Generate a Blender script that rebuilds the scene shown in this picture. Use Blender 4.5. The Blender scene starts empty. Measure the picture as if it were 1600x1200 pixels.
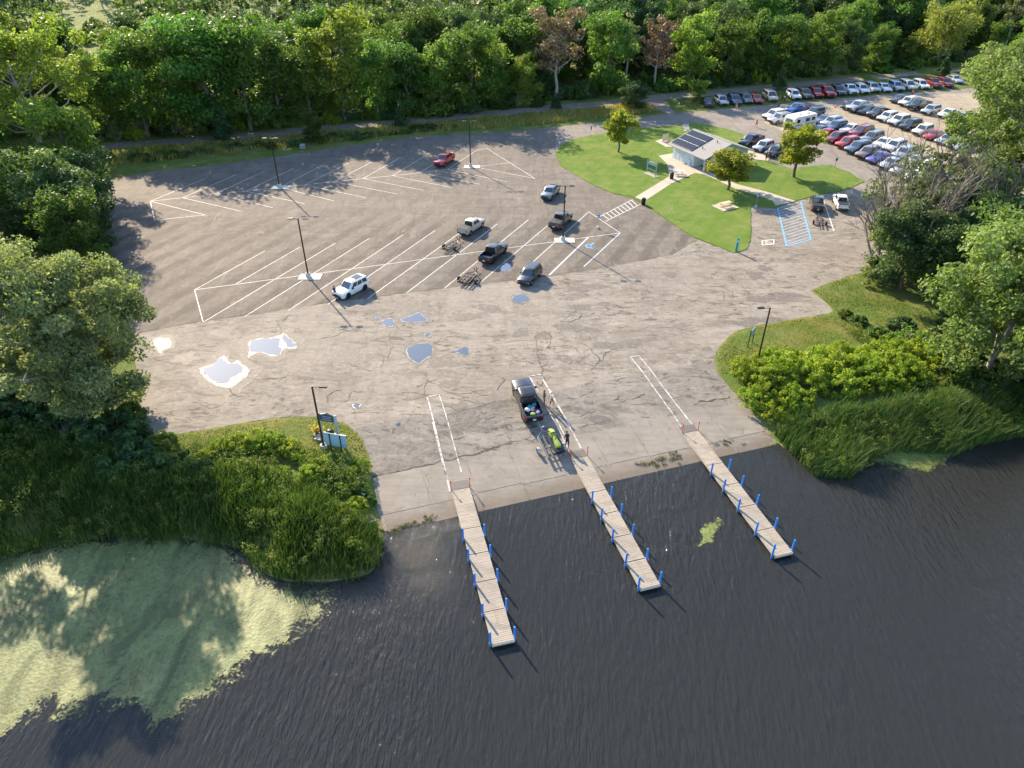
import bpy, bmesh, math, random
import numpy as np
from mathutils import Vector, Matrix, geometry as mgeo

# ------------------------------------------------------------------ camera, sky, sun, exposure
scene = bpy.context.scene
COL = scene.collection
CAM_H, PITCH, FPX = 43.0, math.radians(35.0), 1110.0
cam_d = bpy.data.cameras.new('camera'); cam = bpy.data.objects.new('camera', cam_d); COL.objects.link(cam)
cam.location = (0, 0, CAM_H); cam.rotation_euler = (math.pi/2 - PITCH, 0, 0)
cam_d.sensor_width = 36.0; cam_d.lens = 36.0*FPX/1600.0; cam_d.clip_start = 0.5; cam_d.clip_end = 6000
scene.camera = cam

SUN_EL = math.radians(28.0); SUN_AZ = math.radians(-32.0)      # azimuth of the sun from +Y towards +X
world = bpy.data.worlds.new('World'); scene.world = world; world.use_nodes = True
wn = world.node_tree; wn.nodes.clear()
sky = wn.nodes.new('ShaderNodeTexSky'); sky.sky_type = 'NISHITA'; sky.sun_disc = False
sky.sun_elevation = SUN_EL; sky.sun_rotation = SUN_AZ; sky.air_density = 1.0; sky.dust_density = 0.5; sky.ozone_density = 2.0
bg = wn.nodes.new('ShaderNodeBackground'); bg.inputs['Strength'].default_value = 0.15
wo = wn.nodes.new('ShaderNodeOutputWorld')
wn.links.new(sky.outputs[0], bg.inputs['Color']); wn.links.new(bg.outputs[0], wo.inputs['Surface'])
sun_d = bpy.data.lights.new('sun', 'SUN'); sun_d.energy = 4.9; sun_d.angle = math.radians(0.55); sun_d.color = (1.0, 0.83, 0.61)
sun = bpy.data.objects.new('sun', sun_d); COL.objects.link(sun)
to_sun = Vector((math.sin(SUN_AZ)*math.cos(SUN_EL), math.cos(SUN_AZ)*math.cos(SUN_EL), math.sin(SUN_EL)))
sun.rotation_euler = to_sun.to_track_quat('Z', 'Y').to_euler()
scene.view_settings.view_transform = 'Standard'; scene.view_settings.look = 'None'
scene.view_settings.exposure = 1.36; scene.view_settings.gamma = 1.0
scene.view_settings.use_curve_mapping = False

cy = scene.cycles; cy.use_adaptive_sampling = True; cy.adaptive_threshold = 0.025; cy.max_bounces = 6; cy.diffuse_bounces = 3; cy.glossy_bounces = 2; cy.transmission_bounces = 3; cy.transparent_max_bounces = 6; cy.volume_bounces = 0; cy.caustics_reflective = False; cy.caustics_refractive = False

# ------------------------------------------------------------------ site survey: photo measurements -> metres on the ground
ZW = -1.4                                                       # lake level, the car park is z = 0
CT, ST = math.cos(PITCH), math.sin(PITCH)
def G(px, py, z=0.0):
    u = (px-800)/FPX; v = (600-py)/FPX
    dz = -ST + v*CT; t = (z-CAM_H)/dz
    return np.array([u*t, (CT+v*ST)*t, z])
def Ht(bx, by, ty, z0=0.0):
    P = G(bx, by, z0); v = (600-ty)/FPX
    return CAM_H + P[1]*(v*CT-ST)/(CT+v*ST) - z0
W0 = G(600, 830, ZW)[:2]; W1 = G(1215, 692, ZW)[:2]
UD = (W1-W0)/np.linalg.norm(W1-W0); ND = np.array([-UD[1], UD[0]])   # along the shore, inland
RAMP = 13.0
def hp(x, y):                                                   # height of the paved surface, ramp included
    s = (np.asarray(x)-W0[0])*ND[0] + (np.asarray(y)-W0[1])*ND[1]
    z = ZW*(1-s/RAMP)
    return np.maximum(np.minimum(z, 0.0), -4.0)
def GP(px, py):                                                 # on the pavement, following the ramp
    z = 0.0
    for _ in range(12):
        p = G(px, py, z); z = float(hp(p[0], p[1]))
    return np.array([p[0], p[1], z])
def heading(rear, front, z=None):
    a, b = (GP(*rear), GP(*front)); return math.atan2(b[1]-a[1], b[0]-a[0])

# ------------------------------------------------------------------ object helpers
def tag(o, label=None, cat=None, group=None, kind=None):
    if label: o['label'] = label
    if cat: o['category'] = cat
    if group: o['group'] = group
    if kind: o['kind'] = kind
    return o
def link(o, parent=None):
    COL.objects.link(o)
    if parent is not None: o.parent = parent
    return o
def empty(name, loc=(0, 0, 0), rz=0.0):
    o = bpy.data.objects.new(name, None); o.location = tuple(float(c) for c in loc); o.rotation_euler = (0, 0, rz); o.empty_display_size = 0.3
    return link(o)
def mobj(name, me, parent=None, mat=None, loc=None, rz=None):
    o = bpy.data.objects.new(name, me)
    if loc is not None: o.location = tuple(float(c) for c in loc)
    if rz is not None: o.rotation_euler = (0, 0, rz)
    link(o, parent)
    if mat is not None and len(me.materials):
        o.material_slots[0].link = 'OBJECT'; o.material_slots[0].material = mat
    return o
def mesh_np(name, V, F, mat=None, smooth=False, tint=None):
    """V (n,3) floats, F (m,k) ints with one k; tint: one float per vertex"""
    V = np.asarray(V, dtype=np.float32); F = np.asarray(F, dtype=np.int32); k = F.shape[1]
    me = bpy.data.meshes.new(name)
    me.vertices.add(len(V)); me.vertices.foreach_set('co', V.ravel())
    me.loops.add(F.size); me.loops.foreach_set('vertex_index', F.ravel())
    me.polygons.add(len(F)); me.polygons.foreach_set('loop_start', np.arange(len(F), dtype=np.int32)*k)
    if smooth: me.polygons.foreach_set('use_smooth', np.ones(len(F), dtype=bool))
    if tint is not None:
        at = me.attributes.new('tint', 'FLOAT', 'POINT'); at.data.foreach_set('value', np.asarray(tint, dtype=np.float32))
    if mat: me.materials.append(mat)
    me.update(calc_edges=True); me.validate()
    return me
class MB:
    def __init__(s): s.v = []; s.f = []
    def add(s, V, F):
        n = len(s.v); s.v += [tuple(map(float, p)) for p in V]; s.f += [tuple(i+n for i in f) for f in F]; return s
    def box(s, c, d, rz=0.0, M=None):
        x, y, z = d[0]/2, d[1]/2, d[2]/2
        P = [(-x,-y,-z),(x,-y,-z),(x,y,-z),(-x,y,-z),(-x,-y,z),(x,-y,z),(x,y,z),(-x,y,z)]
        ca, sa = math.cos(rz), math.sin(rz)
        P = [(p[0]*ca-p[1]*sa, p[0]*sa+p[1]*ca, p[2]) for p in P]
        if M is not None: P = [tuple(M @ Vector(p)) for p in P]
        P = [(p[0]+c[0], p[1]+c[1], p[2]+c[2]) for p in P]
        return s.add(P, [(0,3,2,1),(4,5,6,7),(0,1,5,4),(1,2,6,5),(2,3,7,6),(3,0,4,7)])
    def tube(s, pts, rad, n=6, cap=True):
        pts = [Vector(tuple(map(float, p))) for p in pts]
        if not hasattr(rad, '__len__'): rad = [rad]*len(pts)
        rings = []; prev = None
        for i, p in enumerate(pts):
            a = pts[max(i-1, 0)]; b = pts[min(i+1, len(pts)-1)]; d = (b-a)
            if d.length < 1e-6: d = Vector((0,0,1))
            d.normalize()
            if prev is None: prev = Vector((1,0,0)) if abs(d.x) < .9 else Vector((0,1,0))
            u = (prev - d*prev.dot(d))
            if u.length < 1e-4: u = d.orthogonal()
            u.normalize(); w = d.cross(u); prev = u
            rings.append([p + (u*math.cos(2*math.pi*k/n) + w*math.sin(2*math.pi*k/n))*rad[i] for k in range(n)])
        V = [q for r in rings for q in r]; F = []
        for i in range(len(pts)-1):
            for k in range(n):
                F.append((i*n+k, i*n+(k+1) % n, (i+1)*n+(k+1) % n, (i+1)*n+k))
        if cap: F.append(tuple(range(n-1, -1, -1))); F.append(tuple((len(pts)-1)*n+k for k in range(n)))
        return s.add(V, F)
    def lathe(s, prof, c=(0,0,0), n=12):
        V = [(c[0]+r*math.cos(2*math.pi*k/n), c[1]+r*math.sin(2*math.pi*k/n), c[2]+z) for r, z in prof for k in range(n)]
        F = [(i*n+k, i*n+(k+1) % n, (i+1)*n+(k+1) % n, (i+1)*n+k) for i in range(len(prof)-1) for k in range(n)]
        F.append(tuple(range(n-1, -1, -1))); F.append(tuple((len(prof)-1)*n+k for k in range(n)))
        return s.add(V, F)
    def loft(s, rings, cap=True, closed=True):
        n = len(rings[0]); V = [q for r in rings for q in r]; F = []
        for i in range(len(rings)-1):
            for k in range(n if closed else n-1):
                F.append((i*n+k, i*n+(k+1) % n, (i+1)*n+(k+1) % n, (i+1)*n+k))
        if cap: F.append(tuple(range(n-1, -1, -1))); F.append(tuple((len(rings)-1)*n+k for k in range(n)))
        return s.add(V, F)
    def mesh(s, name, mat=None, smooth=None):
        me = bpy.data.meshes.new(name); me.from_pydata(s.v, [], s.f)
        if mat: me.materials.append(mat)
        bm = bmesh.new(); bm.from_mesh(me); bmesh.ops.recalc_face_normals(bm, faces=bm.faces); bm.to_mesh(me); bm.free()
        if smooth is not None:
            me.polygons.foreach_set('use_smooth', np.ones(len(me.polygons), dtype=bool)); me.set_sharp_from_angle(angle=math.radians(smooth))
        me.update(); return me
    def build(s, name, mat, parent=None, loc=None, rz=None, smooth=None):
        return mobj(name, s.mesh(name, mat, smooth), parent, None, loc, rz)

# ------------------------------------------------------------------ materials
MATS = {}
class NT:
    def __init__(s, name, rough=0.8, spec=0.3):
        s.m = bpy.data.materials.new(name); s.m.use_nodes = True; s.t = s.m.node_tree
        s.b = s.t.nodes['Principled BSDF']; s.out = s.t.nodes['Material Output']
        s.b.inputs['Roughness'].default_value = rough; s.b.inputs['Specular IOR Level'].default_value = spec
    def n(s, typ, **kw):
        q = s.t.nodes.new(typ)
        for k, v in kw.items():
            if hasattr(q, k): setattr(q, k, v)
            else: q.inputs[k.replace('_', ' ')].default_value = v
        return q
    def l(s, a, b): s.t.links.new(a, b)
    def pos(s):
        if not hasattr(s, '_p'): s._p = s.n('ShaderNodeNewGeometry').outputs['Position']
        return s._p
    def objc(s):
        if not hasattr(s, '_o'): s._o = s.n('ShaderNodeTexCoord').outputs['Object']
        return s._o
    def mapv(s, vec, scale=(1,1,1), rot=(0,0,0), loc=(0,0,0)):
        q = s.n('ShaderNodeMapping'); s.l(vec, q.inputs['Vector'])
        q.inputs['Scale'].default_value = scale; q.inputs['Rotation'].default_value = rot; q.inputs['Location'].default_value = loc
        return q.outputs[0]
    def noise(s, vec, scale, detail=4, rough=.55, dist=0.0):
        q = s.n('ShaderNodeTexNoise'); s.l(vec, q.inputs['Vector']); q.inputs['Scale'].default_value = scale
        q.inputs['Detail'].default_value = detail; q.inputs['Roughness'].default_value = rough; q.inputs['Distortion'].default_value = dist
        return q.outputs['Fac']
    def ramp(s, fac, stops, interp='LINEAR'):
        q = s.n('ShaderNodeValToRGB'); s.l(fac, q.inputs[0]); e = q.color_ramp; e.interpolation = interp
        while len(e.elements) < len(stops): e.elements.new(0.5)
        for el, (p, c) in zip(e.elements, stops):
            el.position = p; el.color = (c, c, c, 1) if not hasattr(c, '__len__') else (*c, 1)
        return q.outputs[0]
    def mix(s, fac, a, b, mode='MIX'):
        q = s.n('ShaderNodeMix'); q.data_type = 'RGBA'; q.blend_type = mode
        for i, x in ((0, fac), (6, a), (7, b)):
            if hasattr(x, 'is_linked'): s.l(x, q.inputs[i])
            elif i == 0: q.inputs[0].default_value = x
            else: q.inputs[i].default_value = (*x, 1) if len(x) == 3 else x
        return q.outputs[2]
    def math(s, op, a, b=0.0, clamp=False):
        q = s.n('ShaderNodeMath'); q.operation = op; q.use_clamp = clamp
        for i, x in ((0, a), (1, b)):
            if hasattr(x, 'is_linked'): s.l(x, q.inputs[i])
            else: q.inputs[i].default_value = x
        return q.outputs[0]
    def bump(s, h, strength=.4, dist=.05):
        q = s.n('ShaderNodeBump'); q.inputs['Strength'].default_value = strength; q.inputs['Distance'].default_value = dist
        s.l(h, q.inputs['Height']); s.l(q.outputs[0], s.b.inputs['Normal']); return q
    def col(s, c): s.l(c, s.b.inputs['Base Color']); return s
def simple(name, col, rough=.6, metal=0.0, spec=.4, var=.12, scale=3.0, coat=0.0, bump=0.0):
    if name in MATS: return MATS[name]
    N = NT(name, rough, spec); f = N.noise(N.objc(), scale, 3)
    a = tuple(max(0, c*(1-var)) for c in col); b = tuple(min(1, c*(1+var)) for c in col)
    N.col(N.mix(f, a, b)); N.b.inputs['Metallic'].default_value = metal; N.b.inputs['Coat Weight'].default_value = coat
    N.b.inputs['Coat Roughness'].default_value = .06
    if bump: N.bump(N.noise(N.objc(), scale*6, 4), bump, .02)
    MATS[name] = N.m; return N.m
def paint(name, col, metal=.35):
    if name in MATS: return MATS[name]
    N = NT('car_paint_'+name, .34, .5); N.b.inputs['Metallic'].default_value = metal; N.b.inputs['Coat Weight'].default_value = 1.0; N.b.inputs['Coat Roughness'].default_value = .04
    f = N.noise(N.objc(), 2.2, 5, .65); dusty = tuple(c*.8+.2*d for c, d in zip(col, (.22, .19, .15)))
    N.col(N.mix(N.ramp(f, [(.42, 0.0), (.75, .28)]), col, dusty)); MATS[name] = N.m; return N.m

def asphalt(name, dark, light, crack, stripes=None, patch=.5):
    N = NT(name, .86, .25); P = N.pos()
    big = N.noise(P, .09, 5, .6, .4); mid = N.noise(P, .55, 6, .65); fine = N.noise(P, 9.0, 3, .7); sparkle = N.noise(P, 3.3, 2, .5)
    c = N.mix(N.ramp(big, [(.3, 0.0), (.7, 1.0)]), dark, light)
    c = N.mix(N.math('MULTIPLY', N.ramp(mid, [(.38, 0.0), (.72, 1.0)]), patch), c, tuple(x*.62 for x in dark))
    # pale worn streaks dragged along the driving direction
    st = N.noise(N.mapv(P, (.055, .5, 1), (0, 0, math.radians(-14))), 1.0, 5, .62)
    c = N.mix(N.math('MULTIPLY', N.ramp(st, [(.5, 0.0), (.72, 1.0)]), .45), c, tuple(min(1, x*1.28) for x in light))
    if stripes:
        ang, per, amt = stripes
        q = N.n('ShaderNodeTexWave'); q.wave_type = 'BANDS'; q.bands_direction = 'X'
        N.l(N.mapv(P, (1, 1, 1), (0, 0, -ang)), q.inputs['Vector']); q.inputs['Scale'].default_value = 2*math.pi/per/20*1.0
        q.inputs['Distortion'].default_value = 1.1; q.inputs['Detail'].default_value = 3; q.inputs['Detail Scale'].default_value = .6
        sx = N.n('ShaderNodeSeparateXYZ'); N.l(P, sx.inputs[0]); yb = N.n('ShaderNodeMapRange'); N.l(sx.outputs['Y'], yb.inputs[0]); yb.inputs[1].default_value = 112; yb.inputs[2].default_value = 104
        msk = N.math('MULTIPLY', N.math('MULTIPLY', N.ramp(q.outputs['Fac'], [(.4, 0.0), (.85, 1.0)]), N.ramp(N.noise(P, .3, 4), [(.3, .25), (.6, amt)])), yb.outputs[0])
        c = N.mix(msk, c, tuple(x*.55 for x in dark))
    # cracks
    w = N.n('ShaderNodeVectorMath'); w.operation = 'ADD'
    nz = N.n('ShaderNodeTexNoise'); N.l(P, nz.inputs['Vector']); nz.inputs['Scale'].default_value = .8; nz.inputs['Detail'].default_value = 5
    sc = N.n('ShaderNodeVectorMath'); sc.operation = 'SCALE'; N.l(nz.outputs['Color'], sc.inputs[0]); sc.inputs['Scale'].default_value = 2.2
    N.l(P, w.inputs[0]); N.l(sc.outputs[0], w.inputs[1])
    vo = N.n('ShaderNodeTexVoronoi'); vo.feature = 'DISTANCE_TO_EDGE'; N.l(w.outputs[0], vo.inputs['Vector']); vo.inputs['Scale'].default_value = .3
    line = N.ramp(vo.outputs['Distance'], [(.0, 1.0), (.013, .6), (.028, 0.0)])
    cm = N.ramp(N.noise(P, .11, 4, .6), [(.46, 0.0), (.6, 1.0)])
    ck = N.math('MULTIPLY', N.math('MULTIPLY', line, cm), crack)
    c = N.mix(ck, c, (.045, .04, .034))
    # scattered pale grit
    c = N.mix(N.math('MULTIPLY', N.ramp(sparkle, [(.7, 0.0), (.78, 1.0)]), .55), c, (.52, .48, .4))
    tr_ = N.noise(N.mapv(P, (.9, .13, 1), (0, 0, math.radians(-52))), 1.0, 6, .7, .6)
    c = N.mix(N.math('MULTIPLY', N.ramp(tr_, [(.5, 0.0), (.7, 1.0)]), .5), c, tuple(x*.68 for x in dark))
    wx = N.noise(N.mapv(P, (.16, .42, 1), (0, 0, math.radians(-12))), 1.0, 8, .72, 1.2)
    c = N.mix(N.math('MULTIPLY', N.ramp(wx, [(.55, 0.0), (.575, 1.0), (.66, .5)]), .58 if crack > .3 else .3), c, tuple(x*.58 for x in dark))
    c = N.mix(N.math('MULTIPLY', N.ramp(wx, [(.36, 1.0), (.42, 0.0)]), .35), c, tuple(min(1, x*1.22) for x in light))
    pale = N.noise(P, 1.4, 7, .74, .8); c = N.mix(N.math('MULTIPLY', N.ramp(pale, [(.54, 0.0), (.7, 1.0)]), .5), c, tuple(min(1, x*1.35) for x in light))
    c = N.mix(N.math('MULTIPLY', fine, .35), c, tuple(x*.7 for x in dark))
    if crack > .3:
        w2 = N.noise(N.mapv(P, (.4, .95, 1), (0, 0, math.radians(-14)), (7, 3, 0)), 1.0, 9, .74, 1.6); zone = N.ramp(N.noise(P, .07, 3, .5), [(.40, .25), (.55, 1.0)])
        c = N.mix(N.math('MULTIPLY', N.math('MULTIPLY', N.ramp(w2, [(.55, 0.0), (.565, 1.0)]), zone), .85), c, (.095, .08, .063))
        c = N.mix(N.math('MULTIPLY', N.ramp(w2, [(.40, 1.0), (.43, 0.0)]), .3), c, tuple(min(1, x*1.3) for x in light))
    else:
        w2 = N.noise(N.mapv(P, (.9, .22, 1), (0, 0, math.radians(-38)), (7, 3, 0)), 1.0, 8, .74, 1.0)
        c = N.mix(N.math('MULTIPLY', N.ramp(w2, [(.54, 0.0), (.60, 1.0)]), .4), c, tuple(x*.6 for x in dark)); c = N.mix(N.math('MULTIPLY', N.ramp(w2, [(.36, 1.0), (.42, 0.0)]), .35), c, tuple(min(1, x*1.4) for x in light))
    N.col(c); N.bump(N.math('SUBTRACT', N.math('ADD', fine, N.math('MULTIPLY', mid, .6)), N.math('MULTIPLY', ck, 1.5)), .5, .03)
    return N.m
M_LOT = asphalt('lot_asphalt', (.142, .122, .102), (.215, .186, .154), .2, (math.radians(64.3-90), 3.6, .8), .55)
M_APRON = asphalt('apron_asphalt', (.212, .187, .156), (.305, .271, .226), .4, None, .36)
M_ROAD = asphalt('road_asphalt', (.205, .18, .155), (.275, .245, .205), .25, None, .25)
M_GRAVEL = asphalt('gravel', (.30, .25, .185), (.42, .355, .265), 0.0, None, .3)
M_TRAIL = asphalt('trail_dirt', (.2, .17, .14), (.29, .245, .2), 0.0, None, .4)

def concrete(name, a, b, wet=False):
    N = NT(name, .8, .3); P = N.pos(); f = N.noise(P, .5, 6, .65); g = N.noise(P, 7, 4, .7)
    st = N.noise(N.mapv(P, (.25, 2.2, 1), (0, 0, math.atan2(UD[1], UD[0]))), 1.0, 4, .6)
    c = N.mix(N.ramp(f, [(.3, 0.0), (.7, 1.0)]), a, b); c = N.mix(N.math('MULTIPLY', N.ramp(st, [(.45, 0.0), (.7, 1.0)]), .35), c, tuple(x*.6 for x in a))
    c = N.mix(N.math('MULTIPLY', g, .3), c, tuple(x*.72 for x in a))
    if wet:
        sp_ = N.noise(P, .9, 5, .7, .5); c = N.mix(N.math('MULTIPLY', N.ramp(sp_, [(.56, 0.0), (.66, 1.0)]), .5), c, (.12, .095, .07))
        sx = N.n('ShaderNodeSeparateXYZ'); N.l(P, sx.inputs[0]); hz = N.math('ADD', N.math('SUBTRACT', sx.outputs['Z'], ZW), N.math('MULTIPLY', N.math('SUBTRACT', sp_, .5), .25))
        c = N.mix(N.math('MULTIPLY', N.ramp(hz, [(.06, 1.0), (.22, 0.0)]), .62), c, (.12, .09, .06))
    N.col(c); N.bump(g, .4, .02); return N.m
M_CONC = concrete('ramp_concrete', (.235, .203, .165), (.325, .288, .238), True)
M_WALK = concrete('walk_concrete', (.42, .37, .29), (.52, .46, .37))
M_PAD = concrete('pad_concrete', (.5, .48, .43), (.62, .6, .54))

def worn_paint(name, col, wear):
    N = NT(name, .7, .3); P = N.pos(); f = N.noise(P, 2.2, 6, .7)
    N.col(N.mix(N.ramp(f, [(wear-.1, 0.0), (wear+.08, 1.0)]), (.24, .215, .185), col)); return N.m
M_PW = worn_paint('white_line_paint', (.62, .61, .58), .40)
M_PW2 = worn_paint('worn_white_line_paint', (.66, .64, .59), .5)
M_PW3 = worn_paint('lane_line_paint', (.62, .60, .56), .49)
M_PB = worn_paint('blue_line_paint', (.13, .4, .8), .36)
M_PLB = worn_paint('pale_blue_line_paint', (.36, .55, .78), .4)

def grass(name, a, b, dry, dryamt, sc=1.0, mow=0.0):
    N = NT(name, .9, .15); P = N.pos(); f = N.noise(P, .22*sc, 5, .65); g = N.noise(P, 5.0, 4, .75); h = N.noise(P, 17.0, 2, .7)
    c = N.mix(N.ramp(g, [(.25, 0.0), (.75, 1.0)]), a, b); c = N.mix(N.math('MULTIPLY', N.ramp(f, [(.42, 0.0), (.68, 1.0)]), dryamt), c, dry)
    if mow:
        q = N.n('ShaderNodeTexWave'); N.l(N.mapv(P, (1, 1, 1), (0, 0, math.radians(28))), q.inputs['Vector']); q.inputs['Scale'].default_value = .16; q.inputs['Distortion'].default_value = 2.2
        c = N.mix(N.math('MULTIPLY', q.outputs['Fac'], mow), c, tuple(x*1.35 for x in b))
    c = N.mix(N.math('MULTIPLY', h, .35), c, tuple(x*.45 for x in a))
    N.col(c); N.bump(N.math('ADD', g, h), .9, .12); return N.m
M_LAWN = grass('lawn_grass', (.095, .175, .022), (.155, .25, .034), (.27, .28, .085), .68, 1.3, .14)
M_TERR = grass('rough_grass', (.085, .14, .026), (.15, .21, .04), (.31, .265, .10), .7, 1.2)

# lake bed and water
N = NT('lake_bed', .95, .1); f = N.noise(N.pos(), .35, 5, .65)
N.col(N.mix(f, (.20, .15, .08), (.30, .235, .135))); M_BED = N.m
N = NT('lake_water', .05, .5); P = N.pos(); t = N.t
wv1 = N.noise(N.mapv(P, (3.2, .75, 1), (0, 0, math.radians(22))), 1.0, 2, .5, .3)
wv2 = N.noise(N.mapv(P, (6.5, 1.7, 1), (0, 0, math.radians(10))), 1.0, 3, .55, .3)
wv3 = N.noise(N.mapv(P, (15, 7, 1), (0, 0, math.radians(38))), 1.0, 2, .5)
calm = N.ramp(N.noise(N.mapv(P, (1, .45, 1), (0, 0, math.radians(30))), .06, 4, .55, .6), [(.36, .3), (.62, 1.0)])
hgt = N.math('MULTIPLY', N.math('ADD', N.math('ADD', wv1, N.math('MULTIPLY', wv2, .36)), N.math('MULTIPLY', wv3, .10)), calm)
bp = N.n('ShaderNodeBump'); bp.inputs['Strength'].default_value = 1.0; bp.inputs['Distance'].default_value = .17; N.l(hgt, bp.inputs['Height'])
fr = N.n('ShaderNodeFresnel'); fr.inputs['IOR'].default_value = 1.33; N.l(bp.outputs[0], fr.inputs['Normal'])
tr = N.n('ShaderNodeBsdfTransparent'); tr.inputs['Color'].default_value = (.93, .95, .93, 1)
gl = N.n('ShaderNodeBsdfGlossy'); gl.inputs['Roughness'].default_value = .03; N.l(bp.outputs[0], gl.inputs['Normal'])
df = N.n('ShaderNodeBsdfDiffuse'); df.inputs['Color'].default_value = (.044, .047, .046, 1); N.l(bp.outputs[0], df.inputs['Normal'])
m0 = N.n('ShaderNodeMixShader'); m0.inputs[0].default_value = .55; N.l(tr.outputs[0], m0.inputs[1]); N.l(df.outputs[0], m0.inputs[2])
mx = N.n('ShaderNodeMixShader'); N.l(fr.outputs[0], mx.inputs[0]); N.l(m0.outputs[0], mx.inputs[1]); N.l(gl.outputs[0], mx.inputs[2])
N.l(mx.outputs[0], N.out.inputs['Surface'])
va = N.n('ShaderNodeVolumeAbsorption'); va.inputs['Color'].default_value = (.66, .46, .22, 1); va.inputs['Density'].default_value = 2.6
N.l(va.outputs[0], N.out.inputs['Volume']); t.nodes.remove(N.b); M_WATER = N.m

N = NT('puddle_water', .03, .5); N.b.inputs['Base Color'].default_value = (.03, .03, .03, 1); N.b.inputs['IOR'].default_value = 1.5; N.b.inputs['Coat Weight'].default_value = 1.0; N.b.inputs['Coat IOR'].default_value = 1.9; N.b.inputs['Coat Roughness'].default_value = .02
M_PUD = N.m
N = NT('wet_silt', .28, .8); f = N.noise(N.pos(), 3, 5, .7); N.col(N.mix(f, (.16, .14, .12), (.3, .27, .23))); N.b.inputs['Coat Weight'].default_value = 1.0; N.b.inputs['Coat Roughness'].default_value = .2
N.bump(N.noise(N.pos(), 14, 3, .6), .6, .03); M_SILT = N.m
M_DAMP = worn_paint('damp_patch', (.135, .117, .098), .42)
M_GLARE = worn_paint('painted_glare', (.40, .395, .38), .47)  # sun glare off the wet puddle rims, painted as a pale colour

def leafmat(name, cols, trans=.47, hue=.02, val=.35):
    N = NT('foliage_'+name, .55, .3)
    at = N.n('ShaderNodeAttribute'); at.attribute_name = 'tint'
    oi = N.n('ShaderNodeObjectInfo')
    c = N.ramp(at.outputs['Fac'], [(i/(len(cols)-1), k) for i, k in enumerate(cols)])
    hs = N.n('ShaderNodeHueSaturation'); N.l(c, hs.inputs['Color'])
    N.l(N.math('ADD', N.math('MULTIPLY', oi.outputs['Random'], hue*2), .5-hue), hs.inputs['Hue'])
    r2 = N.math('FRACT', N.math('MULTIPLY', oi.outputs['Random'], 7.31))
    N.l(N.math('ADD', N.math('MULTIPLY', r2, val*2), 1-val), hs.inputs['Value'])
    N.col(hs.outputs[0])
    tl = N.n('ShaderNodeBsdfTranslucent'); ml = N.mix(1.0, hs.outputs[0], (1.2, 1.32, .62), 'MULTIPLY'); N.l(ml, tl.inputs['Color'])
    mx = N.n('ShaderNodeMixShader'); mx.inputs[0].default_value = trans
    N.l(N.b.outputs[0], mx.inputs[1]); N.l(tl.outputs[0], mx.inputs[2]); N.l(mx.outputs[0], N.out.inputs['Surface'])
    return N.m
L_GREEN = leafmat('broadleaf', [(.058, .115, .020), (.10, .175, .032), (.16, .24, .045)], .5, .025, .38)
L_LIGHT = leafmat('light_green', [(.115, .185, .028), (.175, .255, .04), (.26, .325, .065)], .5, .02, .22)
L_DARK = leafmat('dark_green', [(.04, .085, .032), (.068, .125, .042), (.11, .17, .055)], .42, .02, .28)
L_WILLOW = leafmat('silver_willow', [(.135, .178, .07), (.215, .255, .105), (.32, .345, .17)], .46, .008, .1)
L_BROWN = leafmat('dying_brown', [(0.130, 0.081, 0.052), (0.195, 0.124, 0.072), (0.247, 0.176, 0.098)], .2)
L_SOFT = leafmat('grey_green', [(.105, .165, .042), (.16, .23, .064), (.245, .305, .11)], .48, .015, .15)
L_GREY = leafmat('sparse_greygreen', [(.10, .125, .05), (.145, .17, .07), (.21, .22, .11)], .35)
L_GOLD = leafmat('golden_willow', [(0.182, 0.195, 0.039), (0.260, 0.267, 0.058), (0.338, 0.325, 0.091)])
L_LAWN = leafmat('lawn_maple', [(.15, .19, .018), (.24, .265, .028), (.36, .35, .05)], .5, .012, .1)
L_SHRUB = leafmat('bright_shrub', [(.15, .23, .022), (.25, .33, .032), (.38, .43, .06)], .48, .015, .12)
L_REED = leafmat('reeds', [(.036, .085, .016), (.065, .125, .026), (.105, .165, .036), (.19, .17, .075)], .32, .01, .05)
L_VERGE = leafmat('verge', [(.11, .175, .028), (.19, .22, .045), (.36, .29, .095), (.46, .36, .15)], .35, .01, .05)
M_BARK = simple('bark', (.15, .125, .10), .95, 0, .1, .35, 4, 0, .6)
M_BARKG = simple('grey_bark', (.30, .28, .25), .95, 0, .1, .3, 4, 0, .6)

# ------------------------------------------------------------------ polygons and terrain
def clean(poly): return np.array([np.asarray(p)[:2] for p in poly], dtype=float)
def inside(poly, X, Y):
    r = np.zeros(X.shape, dtype=bool); n = len(poly)
    for i in range(n):
        x0, y0 = poly[i]; x1, y1 = poly[(i+1) % n]
        c = ((y0 > Y) != (y1 > Y))
        with np.errstate(divide='ignore', invalid='ignore'):
            r ^= c & (X < (x1-x0)*(Y-y0)/(y1-y0+1e-12)+x0)
    return r
def edist(poly, X, Y):
    d = np.full(X.shape, 1e9); n = len(poly)
    for i in range(n):
        a = poly[i]; b = poly[(i+1) % n]; e = b-a; L = max(e@e, 1e-9)
        t = np.clip(((X-a[0])*e[0]+(Y-a[1])*e[1])/L, 0, 1)
        d = np.minimum(d, np.hypot(X-a[0]-t*e[0], Y-a[1]-t*e[1]))
    return d
def sdist(poly, X, Y):
    d = edist(poly, X, Y); return np.where(inside(poly, X, Y), -d, d)
def smooth_poly(poly, step=2.0, jit=0.0, seed=0):
    rg = np.random.default_rng(seed); out = []; n = len(poly)
    for i in range(n):
        a = poly[i]; b = poly[(i+1) % n]; L = np.linalg.norm(b-a); k = max(1, int(L/step))
        for j in range(k):
            p = a+(b-a)*j/k
            out.append(p + (rg.normal(0, jit, 2) if jit else 0))
    return np.array(out)
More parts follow.
